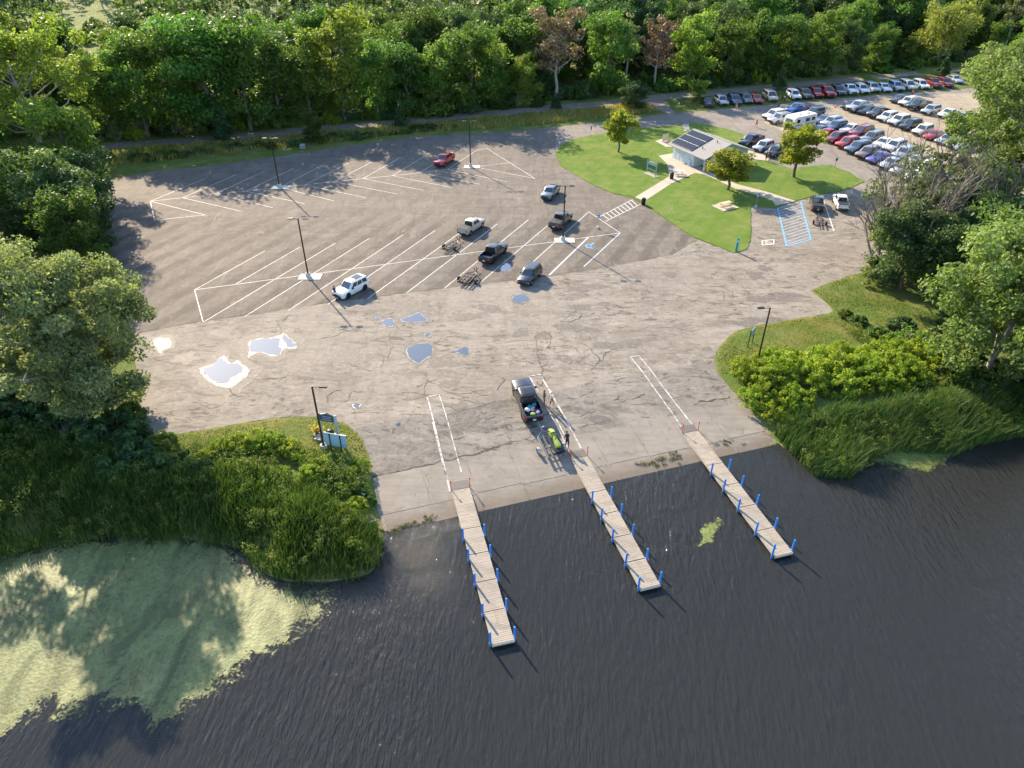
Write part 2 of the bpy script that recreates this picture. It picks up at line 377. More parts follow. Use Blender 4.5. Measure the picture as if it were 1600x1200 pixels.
def chaikin(poly, it=2):
    P = np.asarray(poly)
    for _ in range(it):
        Q = np.roll(P, -1, 0); P = np.stack([P*.75+Q*.25, P*.25+Q*.75], 1).reshape(-1, P.shape[1])
    return P
def fill_poly(P, z, name, mat, follow=False, skirt=0.0):
    """flat sheet from an outline; follow: lies z above the (ramped) pavement"""
    P = np.asarray(P); tri = mgeo.tessellate_polygon([[Vector((p[0], p[1], 0)) for p in P]])
    me = bpy.data.meshes.new(name); bm = bmesh.new(); vs = [bm.verts.new((p[0], p[1], 0)) for p in P]
    for f in tri:
        try: bm.faces.new([vs[i] for i in f])
        except ValueError: pass
    if follow:
        for s in np.arange(-8, RAMP+.6, 1.0 if len(P) > 12 else 2.0).tolist()+[RAMP]:
            bmesh.ops.bisect_plane(bm, geom=bm.verts[:]+bm.edges[:]+bm.faces[:], dist=1e-4, plane_co=(W0[0]+ND[0]*s, W0[1]+ND[1]*s, 0), plane_no=(ND[0], ND[1], 0))
        for v in bm.verts: v.co.z = float(hp(v.co.x, v.co.y))+z
    else:
        for v in bm.verts: v.co.z = z
    bmesh.ops.recalc_face_normals(bm, faces=bm.faces)
    up = sum(f.normal.z*f.calc_area() for f in bm.faces)
    if up < 0: bmesh.ops.reverse_faces(bm, faces=bm.faces)
    if skirt:
        be = [e for e in bm.edges if e.is_boundary]; r = bmesh.ops.extrude_edge_only(bm, edges=be)
        for v in [g for g in r['geom'] if isinstance(g, bmesh.types.BMVert)]: v.co.z -= skirt
    bm.to_mesh(me); bm.free(); me.materials.append(mat); me.update()
    return me
def pxpoly(L, z=None): return clean([GP(*p) if z is None else G(p[0], p[1], z) for p in L])

SEAM = [(205, 522), (330, 500), (530, 470), (700, 450), (860, 431), (960, 415), (1050, 398), (1090, 374)]
UPPER = [(160, 283), (230, 269), (300, 262), (400, 249), (520, 231), (640, 214), (720, 209), (800, 205)]
LEFT = [(212, 590), (196, 520), (184, 440), (170, 360), (160, 283)]
P_LOT = pxpoly(UPPER+[(870, 199), (868, 240), (876, 260), (940, 296), (985, 310), (1010, 323), (1078, 368)]+SEAM[::-1]+[(196, 520), (184, 440), (170, 360)])
APRON_EDGE = [(590, 800), (581, 745), (577, 715), (565, 685), (543, 663), (505, 651), (450, 651), (400, 657), (300, 675), (240, 683), (226, 668), (216, 640), (228, 605), (212, 580)]
RIGHT_EDGE = [(1203, 676), (1185, 655), (1160, 626), (1140, 605), (1122, 582), (1117, 562), (1125, 541), (1146, 520), (1182, 508), (1232, 500), (1306, 488), (1268, 454), (1300, 440), (1350, 425), (1440, 415), (1540, 400), (1660, 385)]
uw0 = W0-ND*9; uw1 = W1-ND*9
P_APR = np.vstack([pxpoly([(598, 826)]+APRON_EDGE+SEAM[:1]), pxpoly(SEAM), pxpoly([(1150, 396), (1172, 380), (1173, 322), (1242, 314), (1345, 286), (1420, 290), (1660, 330)]), pxpoly(RIGHT_EDGE[::-1]+[(1214, 690)]), [uw1, uw0]])
P_ROAD = pxpoly([(800, 205), (870, 198), (940, 191), (1032, 179), (1055, 177), (1200, 164), (1400, 146), (1500, 139), (1750, 118), (1750, 340), (1420, 300), (1345, 288), (1200, 300), (1000, 310), (868, 240)])
P_GRAV = pxpoly([(1186, 190), (1210, 176), (1300, 162), (1480, 146), (1740, 130), (1740, 330), (1500, 300), (1420, 276), (1370, 256), (1300, 228), (1236, 208)])
P_TRAIL = pxpoly([(100, 240), (160, 233), (330, 222), (500, 206), (600, 198), (700, 188), (800, 179), (950, 166), (1008, 158), (1040, 178), (1056, 177), (1036, 156), (1130, 148), (1300, 131), (1500, 112), (1700, 95), (1700, 89), (1500, 106), (1300, 123), (1100, 142), (1000, 150), (950, 157), (800, 170), (700, 179), (600, 189), (500, 197), (330, 213), (160, 224), (100, 230)])
LAKE_L = [(-500, 960), (-200, 905), (0, 872), (60, 850), (200, 832), (300, 838), (385, 852), (400, 882), (450, 905), (520, 905), (575, 893), (594, 862), (600, 830)]
LAKE_R = [(1215, 692), (1232, 734), (1330, 742), (1348, 716), (1400, 698), (1500, 702), (1530, 690), (1600, 676), (1900, 610)]
P_LAKE = np.vstack([pxpoly(LAKE_L, ZW), pxpoly(LAKE_R, ZW), [(260, -60), (-260, -60)]])
P_PAVE = [P_LOT, P_APR, P_ROAD, P_TRAIL]

def terr(X, Y):
    dl = sdist(P_LAKE, X, Y)                                     # <0 in the lake
    z = np.where(dl < 0, np.maximum(ZW+.05+dl*.20, ZW-3.2), np.minimum(ZW+.08+dl*.34, .04))
    far = np.clip((np.hypot(X, Y)-250)/500, 0, 1); z = z + np.where(dl > 20, far**1.3*10, 0)
    dp = np.minimum(np.minimum(sdist(P_LOT, X, Y), sdist(P_APR, X, Y)), np.minimum(sdist(P_ROAD, X, Y), sdist(P_TRAIL, X, Y)))
    h = hp(X, Y)
    near = np.where(dp > 0, h+.05+np.minimum(dp*.28, 30), np.where(dp > -.7, h+.05+dp*.5, h-.3))
    # the water side end of the ramp joins the bed
    return np.where(dp > 0, np.minimum(z, near), np.where(dl < -5.5, np.minimum(z, near), near))
def axis(lo, hi, step, far):
    a = list(np.arange(lo, hi+step/2, step)); s = step; x = lo; y = hi
    while x > -far: s *= 1.35; x -= s; a.insert(0, x)
    s = step
    while y < far: s *= 1.35; y += s; a.append(y)
    return np.array(a)
gx = axis(-75, 105, .75, 2600); gy = axis(12, 190, .75, 2600)
X, Y = np.meshgrid(gx, gy); Z = terr(X, Y)
rng = np.random.default_rng(5)
Z += np.where((np.abs(X) < 110) & (Y < 195) & (Y > 10), 0, 0) + rng.normal(0, .012, Z.shape)*(Z > -.2)
V = np.stack([X, Y, Z], -1).reshape(-1, 3); nx = len(gx); ny = len(gy)
ii = (np.arange(ny-1)[:, None]*nx+np.arange(nx-1)[None, :]).ravel()
F = np.stack([ii, ii+1, ii+nx+1, ii+nx], 1)
me = mesh_np('ground', V, F, M_TERR, True)
me.materials.append(M_BED); fz = V[F].mean(1)[:, 2]
me.polygons.foreach_set('material_index', (fz < ZW+.02).astype(np.int32)); me.update()
ground = mobj('ground', me); tag(ground, kind='structure')

w = MB(); zb = ZW-6; L_ = 420
w.box((0, 45-L_+150, (ZW+zb)/2), (2*L_, 2*L_, ZW-zb))
tag(w.build('water', M_WATER), kind='structure')

def sheet(name, P, z, mat, follow=False, parent=None, skirt=0):
    o = mobj(name, fill_poly(P, z, name, mat, follow, skirt), parent)
    if parent is None: tag(o, kind='structure')
    return o
road = sheet('road', smooth_poly(P_ROAD, 3, .06, 1), -.006, M_ROAD)
gravel = sheet('gravel_lot', smooth_poly(chaikin(P_GRAV, 1), 2, .25, 2), .004, M_GRAVEL)
apron = sheet('boat_launch_pavement', smooth_poly(P_APR, 1.5, .07, 3), 0.0, M_APRON, True)
lot = sheet('parking_lot', smooth_poly(P_LOT, 2.5, .05, 4), .006, M_LOT)
trail = sheet('trail', smooth_poly(P_TRAIL, 2.0, .12, 5), -.004, M_TRAIL)
P_LAWN = pxpoly([(868, 240), (876, 228), (892, 219), (920, 212), (960, 206), (1000, 201), (1065, 195), (1085, 192), (1110, 196), (1140, 203), (1163, 211), (1168, 218), (1150, 228), (1150, 236), (1178, 252), (1198, 251), (1217, 258), (1239, 265), (1253, 261), (1298, 258), (1331, 272), (1350, 284), (1322, 297), (1284, 304), (1262, 309), (1241, 315), (1212, 325), (1173, 322), (1173, 376), (1166, 390), (1148, 396), (1080, 369), (1012, 322), (1000, 312), (985, 307), (960, 303), (920, 286), (882, 263)])
lawn = sheet('lawn', smooth_poly(P_LAWN, .8, .06, 6), .07, M_LAWN, skirt=.2)
patio = sheet('walkway', pxpoly([(992, 309), (1007, 315), (1050, 287), (1086, 271), (1103, 274), (1150, 296), (1180, 305), (1207, 314), (1212, 322), (1243, 315), (1200, 301), (1150, 288), (1112, 271), (1098, 262), (1052, 240), (1029, 244), (1042, 256), (1046, 276)]), .10, M_WALK, skirt=.12)
sheet('walkway', pxpoly([(1172, 249), (1200, 252), (1204, 245), (1152, 227), (1148, 232)]), .10, M_WALK, skirt=.12)
sheet('walkway', pxpoly([(1066, 195), (1076, 194), (1078, 204), (1069, 205)]), .10, M_WALK, skirt=.12)
sheet('walkway', pxpoly([(1024, 221), (1036, 217), (1050, 224), (1050, 230), (1040, 230)]), .10, M_WALK, skirt=.12)

# concrete ramp slabs, one by one
ramp = empty('boat_ramp', (0, 0, 0)); tag(ramp, kind='structure')
def uv(p): d = np.asarray(p)[:2]-W0; return float(d@UD), float(d@ND)
def fromuv(u, v): q = W0+UD*u+ND*v; return q
top = [uv(GP(*p)) for p in [(583, 746), (700, 722), (789, 702), (905, 680), (1060, 648), (1150, 622)]]
rr = random.Random(3)
umin = top[0][0]; umax = uv(GP(1196, 670))[0]; ncol = 9
ucuts = np.linspace(umin+.15, umax-.2, ncol+1)
def topv(u): return np.interp(u, [t_[0] for t_ in top], [t_[1] for t_ in top])
for i in range(ncol):
    u0, u1 = ucuts[i]+.03, ucuts[i+1]-.03
    off = rr.choice([0, 0, -.5, .35]) if i > 4 else 0
    vs = [topv((u0+u1)/2)+off, 1.75+rr.uniform(-.1, .1), -1.6, -5.0, -8.4]
    for j in range(4):
        a, b = vs[j]-.03, vs[j+1]+.03
        zz = .012+rr.uniform(0, .012)
        m_ = MB(); q = [fromuv(u0, a), fromuv(u1, a), fromuv(u1, b), fromuv(u0, b)]
        if j == 0 and i <= 4: q[0] = fromuv(u0, topv(u0)); q[1] = fromuv(u1, topv(u1))
        tp = [(p[0], p[1], float(hp(*p))+zz) for p in q]; bt = [(p[0], p[1], float(hp(*p))-.12) for p in q]
        m_.add(bt+tp, [(3, 2, 1, 0), (4, 5, 6, 7), (0, 1, 5, 4), (1, 2, 6, 5), (2, 3, 7, 6), (3, 0, 4, 7)])
        m_.build('concrete_slab', M_CONC, ramp)

# ------------------------------------------------------------------ painted markings
def strip(parent, name, a, b, wd, mat, z=.012, follow=False):
    a = np.asarray(a)[:2]; b = np.asarray(b)[:2]; d = b-a; L = np.linalg.norm(d); d = d/L; n = np.array([-d[1], d[0]])*wd/2
    k = max(1, int(L/1.0)) if follow else 1
    V = []; F = []
    for i in range(k+1):
        p = a+d*L*i/k
        for s in (-1, 1):
            q = p+n*s; V.append((q[0], q[1], (float(hp(*q)) if follow else 0)+z))
        if i: F.append((2*i-2, 2*i-1, 2*i+1, 2*i))
    m_ = MB(); m_.add(V, F); o = m_.build(name, mat, parent)
    if o.data.polygons and o.data.polygons[0].normal.z < 0: o.data.flip_normals()
    return o
def pl(a, b, mat=M_PW, wd=.105, parent=lot): strip(parent, 'painted_line', GP(*a), GP(*b), wd, mat)
c1 = [(235, 314.5), (285, 309), (336, 303), (384, 299), (437, 293), (476, 289), (522, 284), (567, 279), (613, 274.7), (656, 269.8), (699, 265), (737, 261)]
up = [(319, 279.5), (370, 272.5), (414, 267.5), (459, 263), (502, 259), (545, 255), (585, 251), (626, 246), (666, 242.5), (708, 238), (746, 234)]
dn = [(321, 336), (376, 330), (426, 324.5), (475, 318), (522, 314), (572, 309), (620, 303), (662, 297.5), (706, 293), (750, 288), (792, 284)]
for a, b in zip(c1[:-1], c1[1:]): pl(a, b)
for a, b in zip(c1, up): pl(a, b)
for a, b in zip(c1, dn): pl(a, b)
for a, b in [((235, 314.5), (241.5, 344)), ((241.5, 344), (321, 336)), ((746, 234), (761, 232)), ((761, 232), (836, 279)), ((751, 260), (797, 254)), ((748, 262), (836, 279))]: pl(a, b)
c2a, c2b = (304, 453), (969, 364)
pl(c2a, c2b)
for a, b in [((304, 453), (317.5, 503.5)), ((304, 453), (414, 392)), ((367, 444.5), (469, 386)), ((317.5, 503.5), (524, 380)), ((382, 495), (577, 372.5)), ((451, 485), (630, 367)), ((512, 476), (680, 360)), ((574, 467), (717, 365)), ((635, 458), (777, 350)), ((694.5, 450.5), (826, 343)), ((750, 442), (855, 353)), ((833, 409), (920, 331)), ((920, 331), (969, 364))]: pl(a, b)
M_PLW = worn_paint('faded_blue_white_paint', (.50, .57, .66), .4); pl((858, 430), (919, 371), M_PLW, .22); pl((912, 417), (969, 364), M_PLW, .14)
def disc_symbol(c, r, mat, parent, rz):
    c = GP(*c); m_ = MB()
    def arc(cx, cy, r0, r1, a0, a1, n=14):
        V = []; F = []
        for i in range(n+1):
            t_ = a0+(a1-a0)*i/n
            V += [(cx+r0*math.cos(t_), cy+r0*math.sin(t_), 0), (cx+r1*math.cos(t_), cy+r1*math.sin(t_), 0)]
            if i: F.append((2*i-2, 2*i-1, 2*i+1, 2*i))
        m_.add(V, F)
    arc(0, -.15*r, .38*r, .56*r, math.radians(120), math.radians(400)); arc(-.02*r, .78*r, 0.001, .17*r, 0, 2*math.pi)
    m_.add([(-.1*r, .55*r, 0), (.06*r, .55*r, 0), (.12*r, -.1*r, 0), (-.05*r, -.1*r, 0)], [(3, 2, 1, 0)])
    m_.add([(-.0*r, .06*r, 0), (.42*r, .06*r, 0), (.42*r, -.08*r, 0), (-.0*r, -.08*r, 0)], [(3, 2, 1, 0)])
    m_.add([(.3*r, .04*r, 0), (.44*r, .04*r, 0), (.72*r, -.6*r, 0), (.56*r, -.66*r, 0)], [(3, 2, 1, 0)])
    o = m_.build('painted_symbol', mat, parent, (c[0], c[1], .017), rz)
    return o
disc_symbol((922, 384), 1.15, M_PB, lot, math.radians(-35))
# crosswalk ladder
A0, A1, B0, B1 = GP(936, 339), GP(992, 310), GP(946, 346), GP(1001, 319)
strip(lot, 'painted_line', A0, A1, .12, M_PW); strip(lot, 'painted_line', B0, B1, .12, M_PW)
for i in range(1, 10): strip(lot, 'painted_line', A0+(A1-A0)*i/10, B0+(B1-B0)*i/10, .14, M_PW, .016)
# blue hatched bay on the right
q = [GP(1215, 324), GP(1251, 315), GP(1267, 374), GP(1229, 385)]
for a, b in ((q[0], q[3]), (q[1], q[2]), (q[3], q[2])): strip(apron, 'painted_line', a, b, .2, M_PB)
for i in range(0, 14):
    a = q[0]+(q[3]-q[0])*(i+.5)/14; b = q[1]+(q[2]-q[1])*(i+.2)/14
    strip(apron, 'painted_line', a, b, .10, M_PLB, .016)
strip(apron, 'painted_line', GP(1285, 308), GP(1303, 361), .16, M_PW)
sq = [GP(1191, 376), GP(1209, 374.5), GP(1209, 381.5), GP(1191, 383)]
for i in range(4): strip(apron, 'painted_line', sq[i], sq[(i+1) % 4], .18, M_PW, .012+.002*(i % 2))
disc_symbol((1200, 379), .95, M_PW, apron, math.radians(10))
# lane lines leading to the three docks
for pts, mt in [([(668, 622), (680, 668), (692, 720), (703, 768)], M_PW3), ([(686, 616), (700, 660), (712, 705), (721, 738)], M_PW2), ([(666, 622), (687, 616)], M_PW2), ([(676, 660), (690, 718), (699, 752)], M_PW2),
                ([(859, 645), (876, 678), (893, 712)], M_PW3), ([(848, 593), (868, 627), (888, 662), (911, 707)], M_PW3), ([(827, 588), (841, 612)], M_PW2), ([(869, 655), (882, 680)], M_PW2), ([(827, 588), (847, 585)], M_PW2),
                ([(985, 558), (1020, 604), (1050, 645), (1070, 676)], M_PW3), ([(998, 556), (1030, 597), (1060, 636), (1088, 672)], M_PW3), ([(985, 558), (998, 556)], M_PW2)]:
    for a, b in zip(pts[:-1], pts[1:]): strip(apron, 'painted_line', GP(*a), GP(*b), rr.uniform(.11, .17) if mt is M_PW3 else .1, mt, .03, True)

# ------------------------------------------------------------------ puddles, damp patches, cracks
def blob(c, rx, ry, rz=0.0, seed=0, n=40, rough=.3):
    rg = random.Random(seed); ph = [(rg.uniform(0, 6.28), rg.choice([2, 3, 4, 5, 7, 9]), rg.uniform(.3, 1)) for _ in range(6)]
    out = []
    for i in range(n):
        t_ = 2*math.pi*i/n; k = 1+rough*sum(a/ (f**.6) * math.sin(f*t_+p) for p, f, a in ph)*.55+rg.uniform(-.05, .05)*rough*3
        k = max(k, .25); x = rx*k*math.cos(t_); y = ry*k*math.sin(t_)
        out.append((c[0]+x*math.cos(rz)-y*math.sin(rz), c[1]+x*math.sin(rz)+y*math.cos(rz)))
    return np.array(out)
def pxsize(px, py, w_, h_):
    a = GP(px-w_/2, py); b = GP(px+w_/2, py); c = GP(px, py-h_/2); d = GP(px, py+h_/2)
    return np.linalg.norm(b-a)/2, np.linalg.norm(c-d)/2
def flat_blob(name, px, py, w_, h_, seed, mat, z, parent, rough=.3, sc=1.0, n=48):
    rx, ry = pxsize(px, py, w_, h_); c = GP(px, py); P_ = blob(c, rx*sc, ry*sc, math.radians(-8), seed, n, rough)
    return sheet(name, P_, z, mat, True, parent)
def traced(name, L, mat, z, it=1, jit=.05, seed=0, grow=0.0):
    P_ = smooth_poly(chaikin(pxpoly(L), it), .3, jit, seed)
    if grow: c_ = P_.mean(0); P_ = c_+(P_-c_)*(1+grow)
    return sheet(name, P_, z, mat, True, apron)
RIM = [([(308, 577), (320, 572), (328, 570), (338, 565), (345, 556), (352, 554), (357, 560), (357, 567), (365, 566), (373, 562), (380, 570), (389, 575), (393, 580), (385, 590), (375, 597), (368, 604), (355, 608), (340, 604), (325, 597), (314, 586)], [[(319, 577), (331, 573), (340, 565), (349, 559), (353, 569), (362, 570), (372, 566), (379, 577), (370, 584), (359, 588), (355, 596), (344, 599), (332, 593), (324, 585)]]),
       ([(386, 535), (395, 530), (410, 527), (425, 527), (438, 523), (445, 519), (452, 524), (460, 533), (467, 541), (460, 546), (448, 544), (440, 548), (437, 557), (425, 559), (415, 553), (402, 551), (392, 557), (386, 563), (388, 548)], [[(390, 537), (402, 531), (425, 529), (437, 532), (433, 540), (439, 546), (434, 555), (420, 552), (405, 549), (393, 549)], [(441, 524), (450, 526), (459, 536), (463, 541), (451, 543), (445, 534)]]),
       ([(240, 530), (250, 527), (268, 528), (268, 543), (258, 545), (250, 554), (246, 545), (237, 541)], [[(248, 533), (262, 531), (262, 538), (250, 540)]])]
for k, (o_, inn) in enumerate(RIM):
    traced('damp_edge', o_, M_DAMP, .0115+.0007*k, 1, .12, k, .38); traced('glare_rim', o_, M_GLARE, .018, 1, .09, k+10, -.03)  # pale rim sheet paints the glare round each puddle
    for q_ in inn: traced('puddle', q_, M_PUD, .024, 1, .1, k+20, .07)
for k, o_ in enumerate([[(636, 545), (645, 540), (660, 537), (672, 536), (676, 548), (673, 556), (662, 561), (655, 569), (645, 563), (637, 555)], [(596, 503), (600, 500), (612, 497), (616, 503), (614, 509), (606, 511), (600, 507)], [(626, 500), (632, 497), (645, 493), (655, 488), (660, 494), (668, 499), (662, 503), (645, 503), (632, 503)], [(585, 497), (590, 494), (595, 497), (590, 500)], [(664, 522), (669, 520), (673, 523), (669, 527), (664, 525)], [(704, 550), (720, 546), (728, 541), (734, 550), (726, 556), (718, 551)], [(800, 466), (807, 461), (818, 460), (826, 466), (818, 473), (804, 473)], [(784, 415), (792, 411), (800, 417), (792, 424), (782, 422)], [(549, 633), (558, 630), (565, 634), (556, 639)], [(618, 662), (624, 660), (627, 664), (621, 667)]]):
    traced('damp_edge', o_, M_DAMP, .0145+.0004*k, 1, .1, 40+k, .3); traced('silt_rim', o_, M_SILT, .0195, 1, .06, 50+k, .06); traced('puddle', o_, M_PUD, .024, 1, .04, 60+k)
for k, (px, py, w_, h_) in enumerate([(1200, 467, 60, 12), (1240, 462, 40, 8), (1160, 505, 50, 9), (1190, 500, 60, 7), (925, 447, 55, 6), (905, 452, 40, 5), (905, 480, 35, 9), (945, 475, 30, 6), (890, 512, 55, 12), (925, 515, 40, 6), (950, 540, 45, 12), (988, 541, 18, 7), (995, 432, 18, 10), (1048, 430, 25, 7), (640, 480, 90, 18), (690, 565, 50, 20), (1010, 456, 18, 5), (1065, 478, 10, 4), (850, 525, 26, 12), (880, 560, 30, 10), (700, 600, 30, 12), (740, 655, 20, 22), (760, 670, 24, 14), (720, 640, 20, 30), (900, 640, 40, 10), (935, 655, 40, 14), (1020, 565, 14, 6), (1105, 545, 16, 5), (1180, 430, 30, 12), (545, 560, 60, 30), (470, 570, 50, 26), (340, 625, 60, 10), (290, 560, 40, 16), (1195, 420, 24, 8), (975, 340, 20, 6), (997, 345, 14, 5), (760, 480, 50, 8), (730, 495, 40, 10), (815, 520, 20, 14), (640, 700, 16, 16), (625, 670, 12, 18), (780, 630, 30, 12)]):
    flat_blob('damp_patch', px, py, w_, h_, 50+k, M_DAMP, .005+.00015*k, apron, .6, 1.0, 70)
M_CRACK = simple('crack_tar', (.11, .095, .078), .95, 0, .1, .3, 3)
M_WEEDS = simple('crack_weeds', (.09, .09, .035), .95, 0, .1, .4, 8)
def crack(pts, wd, mat, seed, parent=apron):
    rg = random.Random(seed); P_ = [GP(*p)[:2] for p in pts]; line = []
    for a, b in zip(P_[:-1], P_[1:]):
        L = np.linalg.norm(b-a); k = max(2, int(L/.35)); n = np.array([-(b-a)[1], (b-a)[0]])/L; off = 0
        for i in range(k):
            off = off*.75+rg.uniform(-.17, .17); line.append(a+(b-a)*i/k+n*off)
    line.append(P_[-1]); V = []; F = []
    for i, p in enumerate(line):
        d = line[min(i+1, len(line)-1)]-line[max(i-1, 0)]; d = d/(np.linalg.norm(d)+1e-9); n = np.array([-d[1], d[0]])*wd*rg.uniform(.1, .95)*.7/2
        for s in (1, -1): q_ = p+n*s; V.append((q_[0], q_[1], float(hp(*q_))+.0145))
        if i: F.append((2*i-2, 2*i-1, 2*i+1, 2*i))
    m_ = MB(); m_.add(V, F); o = m_.build('crack', mat, parent)
    if sum(p.normal.z for p in o.data.polygons) < 0: o.data.flip_normals()
rg = random.Random(9)
for k, (pts, wd) in enumerate([([(582, 747), (640, 733), (700, 721), (760, 705), (800, 692)], .28), ([(836, 528), (842, 560), (850, 590), (847, 603)], .2), ([(836, 528), (850, 519), (862, 527)], .22), ([(862, 527), (858, 545), (872, 552), (885, 548)], .14), ([(862, 590), (850, 600), (838, 606)], .16), ([(905, 535), (920, 545), (935, 560), (940, 565), (945, 550), (970, 545)], .25), ([(910, 568), (925, 572), (938, 562)], .2), ([(880, 500), (890, 490), (905, 495), (930, 488)], .2), ([(890, 508), (905, 520), (912, 530)], .18), ([(850, 556), (860, 566), (845, 575), (870, 580)], .12), ([(925, 570), (926, 600), (925, 640)], .06), ([(1000, 440), (1012, 452), (1015, 460)], .14), ([(1140, 430), (1155, 445), (1168, 455), (1175, 460)], .18), ([(1140, 478), (1120, 475), (1110, 478)], .2), ([(590, 540), (600, 560), (595, 580), (620, 590)], .08), ([(608, 520), (612, 545), (605, 570)], .12), ([(660, 590), (680, 600), (700, 612), (730, 616), (755, 610)], .12), ([(660, 580), (668, 600), (664, 618)], .12), ([(690, 650), (725, 640), (760, 632), (790, 627)], .1), ([(785, 650), (790, 670), (800, 690)], .1), ([(905, 670), (940, 662), (960, 658)], .12), ([(960, 662), (968, 680), (980, 690)], .12), ([(980, 668), (990, 692), (1003, 718)], .14), ([(525, 637), (545, 625), (548, 610), (565, 612)], .14), ([(548, 632), (556, 652), (560, 660)], .08), ([(300, 628), (330, 640), (350, 632)], .1), ([(240, 560), (300, 575), (330, 565)], .08), ([(430, 500), (440, 515), (435, 530)], .1), ([(630, 500), (640, 520), (650, 535)], .07), ([(720, 560), (735, 575), (760, 570), (772, 580)], .07), ([(790, 530), (800, 560), (796, 580)], .06), ([(1150, 640), (1120, 645), (1060, 655)], .09), ([(700, 515), (735, 530), (738, 545)], .06), ([(215, 521), (330, 500), (530, 470), (700, 450), (860, 431), (960, 415)], .09), ([(800, 690), (830, 690), (850, 682)], .12), ([(610, 740), (618, 790)], .05), ([(660, 735), (672, 790)], .05)]):
    crack(pts, wd, M_CRACK, k)
rgc = random.Random(31)
for k in range(60):
    cx_, cy_, sx_, sy_ = rgc.choice([(900, 545, 70, 40), (960, 480, 90, 30), (700, 600, 70, 40), (1130, 460, 60, 25), (560, 590, 90, 40), (780, 660, 70, 35), (920, 620, 50, 35), (380, 600, 80, 30), (1000, 640, 60, 25), (470, 530, 70, 20)])
    x_, y_ = rgc.gauss(cx_, sx_*.6), rgc.gauss(cy_, sy_*.6); pts_ = [(x_, y_)]; a_ = rgc.uniform(0, 6.28)
    for q in range(rgc.randint(1, 3)):
        a_ += rgc.uniform(-.9, .9); L_c = rgc.uniform(8, 24); pts_.append((pts_[-1][0]+math.cos(a_)*L_c, pts_[-1][1]+math.sin(a_)*L_c*.5))
    if all(590 < p[0] < 1180 or p[1] < 640 for p in pts_) and all(p[1] < 690 and p[0] > 260 for p in pts_): crack(pts_, rgc.uniform(.08, .24), M_CRACK, 200+k)
crack([(583, 745), (600, 742), (625, 736)], .5, M_WEEDS, 99); crack([(1090, 628), (1120, 624), (1140, 620)], .4, M_WEEDS, 98); crack([(978, 669), (985, 684), (990, 692)], .3, M_WEEDS, 97)
# ------------------------------------------------------------------ docks
M_PLANK = None
N = NT('weathered_planks', .85, .2); oc = N.objc(); f = N.noise(N.mapv(oc, (6.5, .5, 1)), 1.0, 3, .6); g = N.noise(oc, 1.1, 4); k = N.noise(N.mapv(oc, (30, 4, 1)), 1.0, 3)
c = N.mix(N.ramp(f, [(.3, 0.0), (.7, 1.0)]), (.28, .24, .19), (.46, .405, .335)); c = N.mix(N.math('MULTIPLY', g, .5), c, (.42, .37, .30)); c = N.mix(N.math('MULTIPLY', k, .3), c, (.2, .165, .125)); st_ = N.noise(oc, .55, 6, .72, .8); c = N.mix(N.math('MULTIPLY', N.ramp(st_, [(.48, 0.0), (.64, 1.0)]), .55), c, (.19, .165, .135)); oi_ = N.n('ShaderNodeObjectInfo'); c = N.mix(N.math('MULTIPLY', oi_.outputs['Random'], .4), c, (.30, .27, .23))
N.col(c); M_PLANK = N.m
M_BEAM = simple('dock_beam', (.42, .38, .32), .8)
M_DARK = simple('dark_float', (.03, .03, .032), .8)
M_BLUE = simple('blue_post_sleeve', (.02, .20, .62), .45, 0, .5, .1)
M_RED = simple('red_stake', (.62, .06, .03), .5)
M_STEEL = simple('galvanised_steel', (.42, .43, .44), .45, .7)
M_PLATE = simple('steel_plate', (.12, .11, .10), .7, 0.0, .4, .2, 4, 0, .3)
M_BLACK = simple('black_metal', (.02, .018, .017), .5, .2)
M_POLE = simple('dark_bronze_pole', (.035, .024, .018), .5, .3)
DZ = ZW+.42
